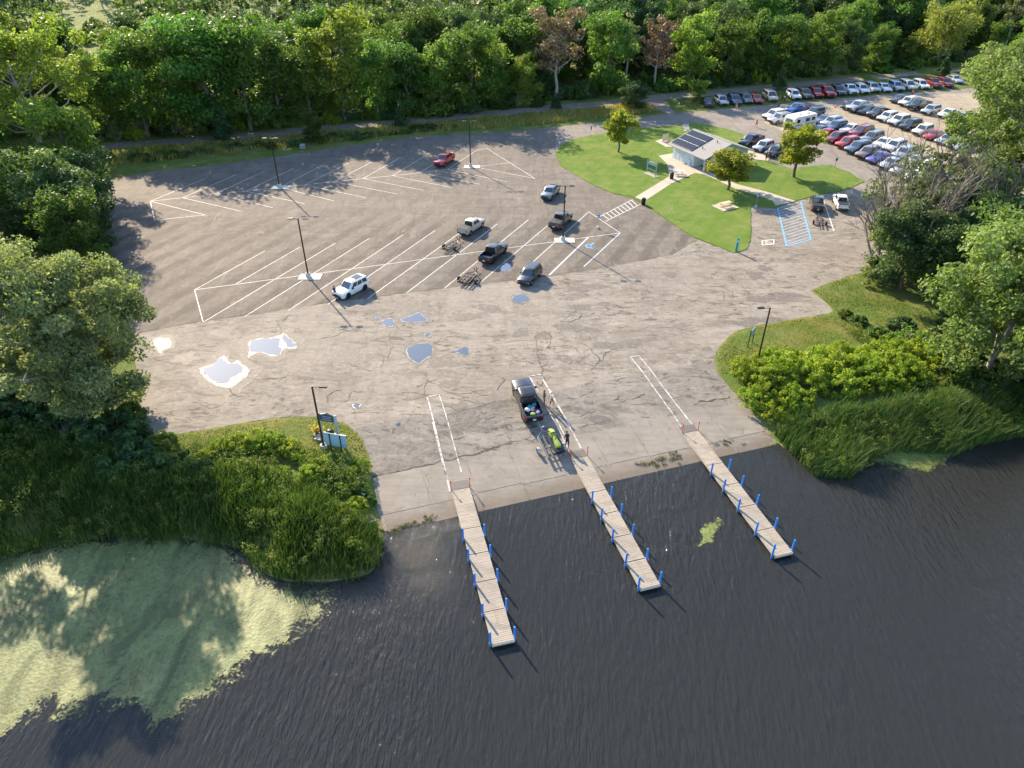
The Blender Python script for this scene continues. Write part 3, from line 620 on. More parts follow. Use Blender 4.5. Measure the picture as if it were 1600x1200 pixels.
def dock(name, label, a_px, b_px, first, wd=1.6):
    a = np.array(GP(*a_px)); a[2] += .10; b = np.array(G(b_px[0], b_px[1], DZ)); d = (b-a)[:2]; L = float(np.linalg.norm(d)); ang = math.atan2(d[1], d[0])
    t = empty(name, (a[0], a[1], 0), ang); tag(t, label, 'dock', 'floating boat docks')
    za = a[2]
    ts = [0.0, .30, .475, .65, .825, 1.0]                       # gangway, then four floats
    def zz(x): return za+(DZ-za)*min(1, x/(L*.30))
    for s in range(5):
        x0, x1 = L*ts[s]+.03, L*ts[s+1]-.03
        pk = MB(); n = int((x1-x0)/.155); rg = random.Random(s*7+int(L*100))
        for i in range(n):
            x = x0+(x1-x0)*(i+.5)/n; jw = rg.uniform(-.012, .012)
            dz = DZ-za if s == 0 else 0; sl = math.atan2(zz(x+.1)-zz(x-.1), .2)
            M_ = Matrix.Rotation(-sl, 3, 'Y')
            pk.box((x, jw, zz(x)-.02+rg.uniform(-.005, .005)), ((x1-x0)/n-.018, wd, .04), 0, M_)
        o = pk.build('deck_planks', M_PLANK, t); o['kind'] = 'stuff'
        for sd in (-1, 1):
            bm_ = MB(); yb = sd*(wd/2-.03)
            za_, zb_ = zz(x0)-.14, zz(x1)-.14
            bm_.add([(x0, yb-.04, za_-.1), (x1, yb-.04, zb_-.1), (x1, yb+.04, zb_-.1), (x0, yb+.04, za_-.1), (x0, yb-.04, za_+.095), (x1, yb-.04, zb_+.095), (x1, yb+.04, zb_+.095), (x0, yb+.04, za_+.095)], [(0,3,2,1),(4,5,6,7),(0,1,5,4),(1,2,6,5),(2,3,7,6),(3,0,4,7)])
            bm_.build('side_beam', M_BEAM, t)
        if s:
            fl = MB(); fl.box(((x0+x1)/2, 0, DZ-.36), (x1-x0-.4, wd-.35, .3)); fl.build('float', M_DARK, t)
    e = MB(); e.box((L+.0, 0, DZ-.13), (.08, wd+.06, .2)); e.build('end_board', M_BEAM, t)
    for x in first:
        for sd in (-1, 1):
            y = sd*(wd/2+.10); xx = x*L
            p = MB(); p.lathe([(.085, -1.6), (.085, 1.08), (.07, 1.14), (.03, 1.16)], (xx, y, DZ), 10); po = p.build('post', M_BLUE, t, smooth=40)
            br = MB(); br.box((xx, sd*(wd/2+.045), DZ-.1), (.3, .09, .16)); br.lathe([(.105, -.09), (.105, .0)], (xx, y, DZ-.05), 10); br.build('bracket', M_STEEL, po)
    pl_ = MB(); pl_.add([(-1.0, -wd/2, hp(*(a[:2]-d/L*1.0))+.03), (0, -wd/2, za+.012), (0, wd/2, za+.012), (-1.0, wd/2, hp(*(a[:2]-d/L*1.0))+.03)], [(0, 1, 2, 3)])
    pl_.add([(-1.0, -wd/2, hp(*(a[:2]-d/L*1.0))+.0), (0, -wd/2, za-.02), (0, wd/2, za-.02), (-1.0, wd/2, hp(*(a[:2]-d/L*1.0))+.0)], [(3, 2, 1, 0)])
    pl_.build('transition_plate', M_PLATE, t)
    for sd in (-1, 1):
        st = MB(); st.tube([(-.1, sd*(wd/2+.05), za-.1), (-.1, sd*(wd/2+.05), za+1.05)], .035, 6); st.box((-.1, sd*(wd/2+.05), za+.95), (.05, .12, .16)); st.build('marker_stake', M_RED, t)
    return t
FR = [.36, .50, .655, .83, .985]
dock('dock', 'wooden dock with blue posts nearest the reeds on the left', (720, 765), (786.5, 1004), FR)
dock('dock', 'wooden dock with blue posts starting beside the jet ski trailer', (905, 716), (1016.5, 917), FR)
dock('dock', 'rightmost wooden dock with blue posts beside floating weed patch', (1079, 676), (1225, 866), FR)

# ------------------------------------------------------------------ light poles
def light_pole(bx, by, h, arms, label, pad, rz=0.0, ground_z=None):
    P = GP(bx, by) if ground_z is None else G(bx, by, ground_z)
    t = empty('light_pole', P, rz); tag(t, label, 'light pole', 'car park light poles')
    if pad:
        m_ = MB(); m_.box((.25, 0, .03), (3.0, 1.7, .10)); m_.build('concrete_pad', M_PAD, t)
    m_ = MB(); m_.lathe([(.34, -.1), (.34, .62), (.30, .66)], (0, 0, 0), 14); m_.build('concrete_base', M_PAD, t, smooth=40)
    m_ = MB(); m_.tube([(0, 0, .6), (0, 0, h)], [.105, .085], 8); m_.box((0, 0, .68), (.3, .3, .05)); m_.build('pole', M_POLE, t)
    for s in arms:
        ar = MB(); ar.tube([(0, 0, h-.12), (s*.75, 0, h-.02)], .035, 5); ar.build('arm', M_POLE, t)
        hd = MB(); hd.loft([[(s*.62, -.17, h-.09), (s*.62, .17, h-.09), (s*.62, .15, h+.04), (s*.62, -.15, h+.04)], [(s*1.32, -.19, h-.09), (s*1.32, .19, h-.09), (s*1.32, .12, h+.01), (s*1.32, -.12, h+.01)]])
        ho = hd.build('lamp_head', M_BLACK, t)
        ln = MB(); ln.box((s*1.0, 0, h-.1), (.5, .28, .03)); ln.build('lens', simple('lamp_lens', (.7, .7, .68), .3), ho)
light_pole(437, 293, Ht(437, 293, 240)+2.6, (-1, 1), 'twin-headed light pole left in the upper stall row', True)
light_pole(735.5, 261, Ht(735, 261, 189), (-1, 1), 'twin-headed light pole beside the red pickup truck', True)
light_pole(482, 433, Ht(482, 433, 341), (-1, 1), 'twin-headed light pole beside the white SUV on a concrete pad', True)
light_pole(879.5, 376, Ht(879, 376, 290), (-1, 1), 'twin-headed light pole standing before the brown pickup truck', True)
light_pole(507, 703, Ht(507, 703, 603), (1,), 'single-headed light pole beside the blue notice board', False)
light_pole(1182, 572, Ht(1182, 572, 480), (-1,), 'single-headed light pole in bright shrubs right of the launch', False)

# ------------------------------------------------------------------ vehicles
M_GLASS = simple('car_glass', (.018, .024, .03), .06, 0, .9, .1)
N = NT('car_windscreen', .05, .9); N.b.inputs['Base Color'].default_value = (.03, .045, .055, 1); N.b.inputs['Coat Weight'].default_value = 1.0; N.b.inputs['Coat Roughness'].default_value = .02; M_WIND = N.m
M_TYRE = simple('tyre_rubber', (.018, .018, .019), .85, 0, .2)
M_RIM = simple('alloy_rim', (.45, .45, .46), .35, .8)
M_RIMB = simple('black_rim', (.03, .03, .03), .4, .5)
M_TRIM = simple('black_trim', (.022, .022, .024), .6)
M_HEAD = simple('headlight_lens', (.75, .77, .8), .12, .2, .8)
M_TAIL = simple('taillight_lens', (.45, .012, .012), .2, 0, .6)
M_PLATEW = simple('number_plate', (.6, .62, .66), .5)
PAINT = {'white': (.78, .78, .76), 'black': (.012, .013, .015), 'charcoal': (.045, .048, .052), 'silver': (.46, .48, .50), 'grey': (.19, .205, .22), 'red': (.46, .018, .014), 'maroon': (.20, .014, .02), 'blue': (.025, .095, .36), 'slate': (.085, .13, .19), 'tan': (.46, .40, .30), 'brown': (.075, .05, .042), 'violet': (.09, .08, .33), 'cream': (.66, .63, .55), 'bronze': (.22, .15, .12)}
def PM(c): return paint(c, PAINT[c], .05 if c in ('white', 'cream', 'tan') else .3)
KIND = {
 'sedan': dict(L=4.75, W=1.84, H=1.46, R=.335, wb=2.75, belt=.93, hf=.70, hr=.92, tr=.98, tf=.86, cb=(-1.78, .98), cr=(-.98, .18), clear=.24, side=2),
 'suv': dict(L=4.75, W=1.92, H=1.74, R=.37, wb=2.75, belt=1.05, hf=.88, hr=1.05, tr=1.02, tf=.95, cb=(-2.28, 1.08), cr=(-2.0, .36), clear=.28, side=3),
 'minivan': dict(L=5.1, W=1.98, H=1.76, R=.35, wb=3.0, belt=1.0, hf=.80, hr=1.02, tr=1.0, tf=.95, cb=(-2.44, 1.52), cr=(-2.2, .55), clear=.24, side=3),
 'pickup': dict(L=5.85, W=2.02, H=1.93, R=.41, wb=3.65, belt=1.24, hf=1.10, hr=1.25, tr=1.24, tf=1.24, cb=(-.95, 1.42), cr=(-.78, .72), clear=.38, side=2, bed=(-2.82, -1.02), floor=.74),
}
MESH = {}
def ring_body(k, x):
    L, W = k['L'], k['W']; e = max(0, (abs(x)-L*.40)/(L*.10)); w = W/2*(1-.13*e**2.2)
    bed = k.get('bed'); xc = k['cb']
    z0 = k['clear']
    Ra = k['R']+.075
    for xw in (k['wb']/2, -k['wb']/2):
        if abs(x-xw) < Ra: z0 = max(z0, k['R']+math.sqrt(Ra*Ra-(x-xw)**2))
    if e > .3: z0 = max(z0, k['clear']+.10*(e-.3))
    if x > xc[1]: zt = k['hr']+(k['hf']-k['hr'])*((x-xc[1])/(L/2-xc[1]))**1.5
    elif x < xc[0]: zt = k['tr']+(k['tf']-k['tr'])*((xc[0]-x)/(L/2+xc[0]+1e-6))**2
    else: zt = k['belt']
    if e > .8: zt -= .16*(e-.8)/.2
    zs = zt-.16
    z0 = min(z0, zs-.06)
    inb = bed and bed[0] < x < bed[1]
    zc = k['floor'] if inb else zt+.015
    half = [(0, z0), (w*.90, z0), (w*.995, max(z0+.03, min(.5, zs-.05))), (w, zs), (w*.955, zt-.015), (w*.85, zt), (w*.83, zc), (0, zc if inb else zt+.03)]
    return [(x, y, z) for y, z in half]+[(x, -y, z) for y, z in half[-2:0:-1]]
def cab_faces(k):
    w = k['W']/2; zb = k['belt']-.03; zr = k['H']-.07; x0, x1 = k['cb']; r0, r1 = k['cr']; wb_, wr = w*.93, w*.76
    def ring(xa, xb, hw, z, c): return [(xb-c, -hw, z), (xb, -hw+c, z), (xb, hw-c, z), (xb-c, hw, z), (xa+c, hw, z), (xa, hw-c, z), (xa, -hw+c, z), (xa+c, -hw, z)]
    rings = [ring(x0, x1, wb_, zb, .12), ring(r0-.02, r1+.04, wr+.02, zr, .14), ring(r0+.1, r1-.1, wr-.10, k['H']-.012, .14), ring(r0+.45, r1-.45, wr-.35, k['H'], .1)]
    return rings
def lerp(a, b, t): return tuple(a[i]+(b[i]-a[i])*t for i in range(3))
def wq(A, B, C, D, u0, u1, v0, v1, off):
    """quad on the face A(bottom) B(bottom) C(top) D(top)"""
    def P(u, v): return Vector(lerp(lerp(A, B, u), lerp(D, C, u), v))
    q = [P(u0, v0), P(u1, v0), P(u1, v1), P(u0, v1)]; n = (q[1]-q[0]).cross(q[3]-q[0]); n.normalize()
    return [p+n*off for p in q]
def car_meshes(kind):
    if kind in MESH: return MESH[kind]
    k = KIND[kind]; L, W = k['L'], k['W']; D = {}
    xs = set(np.linspace(-L/2, L/2, 42).tolist())
    for a in [L/2-.02, L/2-.08, -L/2+.02, -L/2+.08]: xs.add(a)
    for xw in (k['wb']/2, -k['wb']/2):
        for s in (-1, 1): xs.add(xw+s*(k['R']+.074)); xs.add(xw+s*(k['R']+.077))
    for b in k['cb']: xs.add(b)
    if 'bed' in k:
        for b in k['bed']: xs.add(b-.012); xs.add(b+.012)
    m_ = MB(); m_.loft([ring_body(k, x) for x in sorted(xs)]); D['body'] = m_.mesh('car_body', M_TRIM, 38)
    R_ = cab_faces(k); m_ = MB(); m_.loft(R_); D['cab'] = m_.mesh('car_cab', M_TRIM, 40)
    b, t_ = R_[0], R_[1]
    m_ = MB(); m_.add(wq(b[1], b[2], t_[2], t_[1], .02, .98, .06, .93, .014), [(0, 1, 2, 3)]); D['windscreen'] = m_.mesh('windscreen', M_WIND)
    m_ = MB(); m_.add(wq(b[5], b[6], t_[6], t_[5], .06, .94, .20 if kind != 'pickup' else .12, .88, .014), [(0, 1, 2, 3)]); D['rear_window'] = m_.mesh('rear_window', M_GLASS)
    n = k['side']; cut = np.linspace(.05, .95, n+1)
    for s, (A, B, C, E) in enumerate(((b[7], b[0], t_[0], t_[7]), (b[3], b[4], t_[4], t_[3]))):
        for i in range(n):
            m_ = MB(); m_.add(wq(A, B, C, E, cut[i]+.02, cut[i+1]-.02, .16, .86, .014), [(0, 1, 2, 3)]); D['side_window%d_%d' % (s, i)] = m_.mesh('side_window', M_GLASS)
    R = k['R']; m_ = MB(); n = 18
    prof = [(R*.6, -.115), (R*.94, -.115), (R, -.08), (R, .08), (R*.94, .115), (R*.6, .115)]
    m_.add([(r*math.cos(2*math.pi*j/n), y, r*math.sin(2*math.pi*j/n)) for r, y in prof for j in range(n)], [(i*n+j, i*n+(j+1) % n, (i+1)*n+(j+1) % n, (i+1)*n+j) for i in range(5) for j in range(n)]); D['wheel'] = m_.mesh('wheel', M_TYRE, 40)
    m_ = MB()
    for y in (-.10, .10): m_.add([(0, y*.8, 0)]+[(R*.62*math.cos(2*math.pi*j/10)*(1 if j % 2 else .93), y, R*.62*math.sin(2*math.pi*j/10)) for j in range(10)], [(0, 1+j, 1+(j+1) % 10) for j in range(10)])
    D['rim'] = m_.mesh('rim', M_RIM)
    zf = k['hf']; xf = L/2
    for s in (-1, 1):
        m_ = MB(); m_.box((xf-.13, s*W*.355, zf-.20), (.26, W*.17, .13)); D['headlight%d' % s] = m_.mesh('headlight', M_HEAD)
        m_ = MB(); m_.box((-xf+.10, s*W*.395, k['tf']-.24), (.22, W*.10, .26)); D['taillight%d' % s] = m_.mesh('taillight', M_TAIL)
        m_ = MB(); m_.box((k['cb'][1]-.42, s*(W/2+.10), k['belt']+.10), (.16, .2, .17)); D['mirror%d' % s] = m_.mesh('mirror', M_TRIM)
    m_ = MB(); m_.box((xf-.045, 0, zf-.30), (.1, W*.5, .22)); D['grille'] = m_.mesh('grille', M_TRIM)
    m_ = MB(); m_.box((xf-.02, 0, .46 if kind != 'pickup' else .58), (.14, W*.80, .18)); D['front_bumper'] = m_.mesh('front_bumper', M_TRIM)
    m_ = MB(); m_.box((-xf+.01, 0, .50 if kind != 'pickup' else .58), (.16, W*.80, .17)); D['rear_bumper'] = m_.mesh('rear_bumper', M_TRIM)
    m_ = MB(); m_.box((-xf-.04, 0, .72), (.09, .32, .15)); D['number_plate'] = m_.mesh('number_plate', M_PLATEW)
    if 'bed' in k:
        m_ = MB(); m_.box(((k['bed'][0]+k['bed'][1])/2, 0, k['floor']+.012), (k['bed'][1]-k['bed'][0]-.04, W*.80, .02)); D['bed_liner'] = m_.mesh('bed_liner', M_TRIM)
        m_ = MB(); m_.box(((k['bed'][0]+k['bed'][1])/2, 0, k['belt']+.035), (k['bed'][1]-k['bed'][0]+.1, W*.86, .05)); D['bed_cover'] = m_.mesh('bed_cover', M_TRIM)
    m_ = MB(); m_.box((k['cr'][0]+1.0, 0, k['H']+.012), (1.1, W*.46, .03)); D['sunroof'] = m_.mesh('sunroof', M_GLASS)
    for s in (-1, 1):
        pass
    m_ = MB(); r0, r1 = k['cr']
    for s in (-1, 1): m_.tube([(r0+.15, s*W*.33, k['H']+.0), (r0+.3, s*W*.33, k['H']+.06), (r1-.4, s*W*.33, k['H']+.06), (r1-.2, s*W*.33, k['H']-.0)], .022, 5)
    D['roof_rack'] = m_.mesh('roof_rack', M_TRIM)
    MESH[kind] = D; return D
def vehicle(kind, color, P, ang, label, cat, group=None, near=True, name=None, cover=False, sunroof=False, rack=False, rimb=False, scale=1.0):
    D = car_meshes(kind); k = KIND[kind]
    t = empty(name or {'pickup': 'pickup_truck', 'suv': 'suv', 'sedan': 'sedan', 'minivan': 'minivan'}[kind], P, ang); tag(t, label, cat, group); t.scale = (scale,)*3
    pm = PM(color); body = mobj('body', D['body'], t, pm); cab = mobj('cab', D['cab'], t, pm)
    mobj('windscreen', D['windscreen'], cab); mobj('rear_window', D['rear_window'], cab)
    for q_ in D:
        if q_.startswith('side_window'): mobj('side_window', D[q_], cab)
    for sx in (1, -1):
        for sy in (1, -1):
            w_ = mobj('wheel', D['wheel'], t, None, (sx*k['wb']/2, sy*(k['W']/2-.14), k['R']))
            if near or sy: mobj('rim', D['rim'], w_, M_RIMB if rimb else None)
    for s in (-1, 1):
        mobj('headlight', D['headlight%d' % s], t); mobj('taillight', D['taillight%d' % s], t)
        if near: mobj('mirror', D['mirror%d' % s], t, pm if color not in ('white',) else None)
    mobj('grille', D['grille'], t)
    mobj('front_bumper', D['front_bumper'], t); mobj('rear_bumper', D['rear_bumper'], t)
    if near: mobj('number_plate', D['number_plate'], t)
    if kind == 'pickup': mobj('bed_cover' if cover else 'bed_liner', D['bed_cover' if cover else 'bed_liner'], t)
    if sunroof: mobj('sunroof', D['sunroof'], cab)
    if rack: mobj('roof_rack', D['roof_rack'], cab)
    return t
vehicle('suv', 'white', GP(550, 457), heading((574, 449), (546, 463.5)), 'white SUV with dark sunroof in the lower stalls, person at its nose', 'suv', sunroof=True, rack=True, rimb=True, scale=1.05)
vehicle('pickup', 'red', GP(695, 255.5), heading((710, 249.5), (694.5, 260)), 'bright red pickup truck in the upper stalls', 'pickup truck', scale=.98)
vehicle('pickup', 'grey', GP(860, 306.5), heading((873, 298), (860, 311)), 'grey pickup truck driving in the aisle near the lawn', 'pickup truck', scale=.92)
vehicle('pickup', 'brown', GP(876, 350.5), heading((877, 356), (895, 339)), 'dark brown pickup truck with covered bed behind the light pole', 'pickup truck', cover=True)
vehicle('pickup', 'tan', GP(737, 360), heading((739, 366), (758, 353)), 'tan pickup truck with an empty trailer hitched behind', 'pickup truck', cover=True, scale=.95)
vehicle('pickup', 'black', GP(771, 402), heading((770, 410), (793, 390)), 'black pickup truck with an open bed and hitched trailer in the stalls', 'pickup truck', rimb=True)
vehicle('suv', 'black', GP(828, 437), heading((844, 428.5), (829, 444)), 'black SUV parked at the lower edge of the stalls', 'suv', rack=True)
RT_ANG = heading((811, 654), (795, 610)); RT = GP(823, 633)
rt = vehicle('pickup', 'black', RT, RT_ANG, 'black pickup truck backed down the ramp with a bed full of gear', 'pickup truck', rimb=True, scale=1.02)
rt.rotation_euler = (0, 0, RT_ANG)
vehicle('pickup', 'black', GP(1275, 324), heading((1277, 332), (1273, 310)), 'black pickup truck with red tail lights beside the blue hatched bay', 'pickup truck', cover=True, scale=.95)
vehicle('pickup', 'white', GP(1312, 322), heading((1318, 331), (1307, 308)), 'white pickup truck beside the black pickup near the lawn', 'pickup truck', cover=True, scale=.95)
# slope of the ramp under the launching truck
sl = math.atan2(float(hp(*(RT[:2]+ND*2.0)))-float(hp(*(RT[:2]-ND*2.0))), 4.0)
fwd = np.array([math.cos(RT_ANG), math.sin(RT_ANG)])
zf_, zr_ = float(hp(*(RT[:2]+fwd*1.8))), float(hp(*(RT[:2]-fwd*1.8)))
rt.rotation_euler = (0, -math.atan2(zf_-zr_, 3.6), RT_ANG); rt.location.z = (zf_+zr_)/2+.02

# cars in the far lot ---------------------------------------------------------
ORD = ['first', 'second', 'third', 'fourth', 'fifth', 'sixth', 'seventh', 'eighth', 'ninth', 'tenth', 'eleventh', 'twelfth', 'thirteenth', 'fourteenth', 'fifteenth', 'sixteenth', 'seventeenth', 'eighteenth', 'nineteenth', 'twentieth', 'twenty-first', 'twenty-second']
CATN = {'suv': 'suv', 'sedan': 'car', 'pickup': 'pickup truck', 'minivan': 'minivan'}
NICE = {'suv': 'SUV', 'sedan': 'sedan', 'pickup': 'pickup truck', 'minivan': 'minivan'}
CNAME = {'slate': 'blue-grey', 'charcoal': 'dark grey', 'bronze': 'brown', 'violet': 'violet-blue'}
rgv = random.Random(21)
def row(items, place, group, ang, dy=4.5):
    for i, (px, py, kind, colr) in enumerate(items):
        P = G(px, py+dy, .01)
        vehicle(kind, colr, P, ang+rgv.uniform(-.05, .05), '%s %s, %s from the left in %s' % (CNAME.get(colr, colr), NICE[kind], ORD[i], place), CATN[kind], group, near=False, rack=(kind == 'suv' and rgv.random() < .5), cover=(kind == 'pickup' and rgv.random() < .5), scale=rgv.uniform(1.14, 1.24)*(.93 if 'restroom' in place else 1))
A_V = heading((1232, 150), (1245, 158)); A_C = heading((1327, 222), (1290, 231))
row([(1104, 160, 'sedan', 'black'), (1126, 158, 'suv', 'silver'), (1146, 157, 'suv', 'slate'), (1164, 155, 'suv', 'grey'), (1180, 154.5, 'sedan', 'red')], 'the verge row by the trail', 'vehicles parked on the verge by the trail', A_V)
row([(1202, 151, 'minivan', 'tan'), (1239, 149, 'suv', 'white'), (1256, 148, 'suv', 'charcoal'), (1273, 146, 'suv', 'red'), (1289, 145, 'pickup', 'red'), (1308, 143, 'suv', 'charcoal'), (1325, 141, 'pickup', 'white'), (1344, 140, 'suv', 'white'), (1361, 138, 'suv', 'silver'), (1379, 137, 'sedan', 'white'), (1398, 136, 'suv', 'silver'), (1416, 134, 'minivan', 'cream'), (1437, 133, 'suv', 'white'), (1455, 131, 'pickup', 'maroon'), (1474, 130, 'suv', 'maroon'), (1490, 124, 'sedan', 'silver')], 'the row right of the red sports car', 'vehicles parked on the verge by the trail', A_V)
row([(1208, 181, 'suv', 'white'), (1217, 187, 'suv', 'silver')], 'the pair by the camper', 'vehicles parked in the gravel lot', A_C)
row([(1245, 172, 'pickup', 'blue'), (1271, 177, 'suv', 'slate'), (1286, 188, 'sedan', 'slate'), (1298, 192, 'suv', 'silver'), (1305, 199, 'suv', 'slate'), (1328, 202, 'sedan', 'white'), (1345, 208, 'suv', 'maroon'), (1361, 217, 'suv', 'grey'), (1379, 225, 'sedan', 'white'), (1396, 231, 'suv', 'white'), (1411, 242, 'suv', 'silver'), (1430, 252, 'sedan', 'silver'), (1450, 263, 'suv', 'white')], 'the row behind the camper', 'vehicles parked in the gravel lot', A_C)
row([(1279, 205, 'sedan', 'slate'), (1290, 210, 'sedan', 'red'), (1306, 217, 'suv', 'maroon'), (1323, 225, 'suv', 'red'), (1339, 233, 'suv', 'slate'), (1354, 241, 'suv', 'bronze'), (1373, 248, 'sedan', 'violet'), (1391, 257, 'sedan', 'silver'), (1409, 266, 'sedan', 'silver'), (1428, 276, 'sedan', 'white')], 'the gravel row nearest the lawn', 'vehicles parked in the gravel lot', A_C)
row([(1329, 165, 'sedan', 'black'), (1341, 168.5, 'pickup', 'silver'), (1356, 173, 'sedan', 'black'), (1372, 178, 'pickup', 'charcoal'), (1385, 184, 'suv', 'white'), (1403, 190, 'suv', 'white'), (1421, 197, 'suv', 'black'), (1440, 205, 'suv', 'white'), (1459, 212, 'sedan', 'red'), (1478, 219, 'sedan', 'silver'), (1497, 227, 'suv', 'white')], 'the row right of the traffic cone', 'vehicles parked in the gravel lot', A_C)
row([(1405, 155, 'sedan', 'charcoal'), (1418, 160, 'suv', 'white'), (1434, 166, 'pickup', 'black'), (1453, 173, 'suv', 'silver'), (1480, 178, 'sedan', 'white'), (1500, 186, 'suv', 'grey')], 'the farthest gravel row', 'vehicles parked in the gravel lot', A_C)
row([(1173, 222, 'pickup', 'black'), (1192, 230, 'suv', 'silver'), (1210, 238, 'suv', 'charcoal')], 'the row behind the restroom', 'vehicles parked behind the restroom', heading((1186, 222), (1164, 230)))

# camper trailer
M_CAMP = simple('camper_shell', (.78, .76, .70), .45, 0, .4, .05)
M_STRIPE = simple('camper_stripe', (.35, .30, .26), .5)
t = empty('camper_trailer', G(1247, 202, 0), A_C); t.scale = (1.15,)*3; tag(t, 'white camper trailer with brown stripe parked in the gravel lot', 'camper')
m_ = MB(); pr = [(-3.2, .5), (-3.2, 2.45), (-3.0, 2.75), (2.6, 2.75), (2.95, 2.5), (3.25, 1.6), (3.1, .55)]
m_.loft([[(x, y, z) for x, z in pr] for y in (-1.18, -1.15, 1.15, 1.18)]); sh = m_.build('shell', M_CAMP, t)
for x, w_ in ((-2.2, .9), (-.6, 1.1), (1.9, .8)):
    for s in (-1, 1):
        m_ = MB(); m_.box((x, s*1.19, 1.95), (w_, .04, .6)); m_.build('window', M_GLASS, t)
m_ = MB(); m_.add([(3.27, -.75, 1.65), (3.27, .75, 1.65), (3.06, .75, 2.3), (3.06, -.75, 2.3)], [(0, 1, 2, 3)]); m_.build('front_window', M_GLASS, t)
for s in (-1, 1):
    m_ = MB(); m_.box((0, s*1.185, 1.2), (6.0, .025, .16)); m_.build('stripe', M_STRIPE, t)
    m_ = MB()
    for x in (-.95, -.2): m_.add([(x+.33*math.cos(a), s*1.05+dy, .33+.33*math.sin(a)) for dy in (-.1, .1) for a in np.linspace(0, 2*math.pi, 14, endpoint=False)], [(i, (i+1) % 14, 14+(i+1) % 14, 14+i) for i in range(14)]+[tuple(range(14)), tuple(range(27, 13, -1))]); 
    m_.build('wheels', M_TYRE, t)
m_ = MB(); m_.box((.9, -1.19, 1.45), (.75, .05, 1.75)); m_.build('door', simple('camper_door', (.68, .66, .6), .5), t)
for x in (-1.6, .6):
    m_ = MB(); m_.box((x, 0, 2.84), (.8, .7, .2)); m_.build('roof_vent', M_CAMP, t)
m_ = MB(); m_.tube([(3.1, .5, .5), (4.2, 0, .5)], .05); m_.tube([(3.1, -.5, .5), (4.2, 0, .5)], .05); m_.tube([(4.0, 0, .1), (4.0, 0, .8)], .04); m_.build('drawbar', M_BLACK, t)

# motorcycle on the verge
def motorcycle(P, ang, label):
    t = empty('motorcycle', P, ang); tag(t, label, 'motorcycle')
    for x in (-.75, .75):
        m_ = MB(); n = 14
        m_.add([(x+r*math.cos(2*math.pi*j/n), y, .32+r*math.sin(2*math.pi*j/n)) for r, y in ((.2, -.06), (.32, -.06), (.32, .06), (.2, .06)) for j in range(n)], [(i*n+j, i*n+(j+1) % n, (i+1) % 4*n+(j+1) % n, (i+1) % 4*n+j) for i in range(4) for j in range(n)]); m_.build('wheel', M_TYRE, t)
    m_ = MB(); m_.tube([(-.75, 0, .32), (-.1, 0, .55), (.4, 0, .8), (.75, 0, .32)], [.06, .16, .1, .05], 6); m_.build('frame', M_BLACK, t)
    m_ = MB(); m_.tube([(.0, 0, .85), (.25, 0, .92), (.5, 0, .85)], [.1, .2, .1], 8); m_.build('tank', PM('white'), t)
    m_ = MB(); m_.loft([[(-.7, -.14, .78), (-.7, .14, .78), (-.7, .12, .88), (-.7, -.12, .88)], [(0, -.1, .74), (0, .1, .74), (0, .09, .84), (0, -.09, .84)]]); m_.build('seat', M_TRIM, t)
    m_ = MB(); m_.tube([(.45, -.38, 1.1), (.5, -.1, 1.0), (.5, .1, 1.0), (.45, .38, 1.1)], .025, 5); m_.build('handlebar', M_STEEL, t)
motorcycle(G(1224, 157, 0), A_V, 'white motorcycle on the verge between tan minivan and white SUV')
motorcycle(G(1231, 155, 0), A_V+.1, 'second motorcycle on the verge, next to the white SUV')

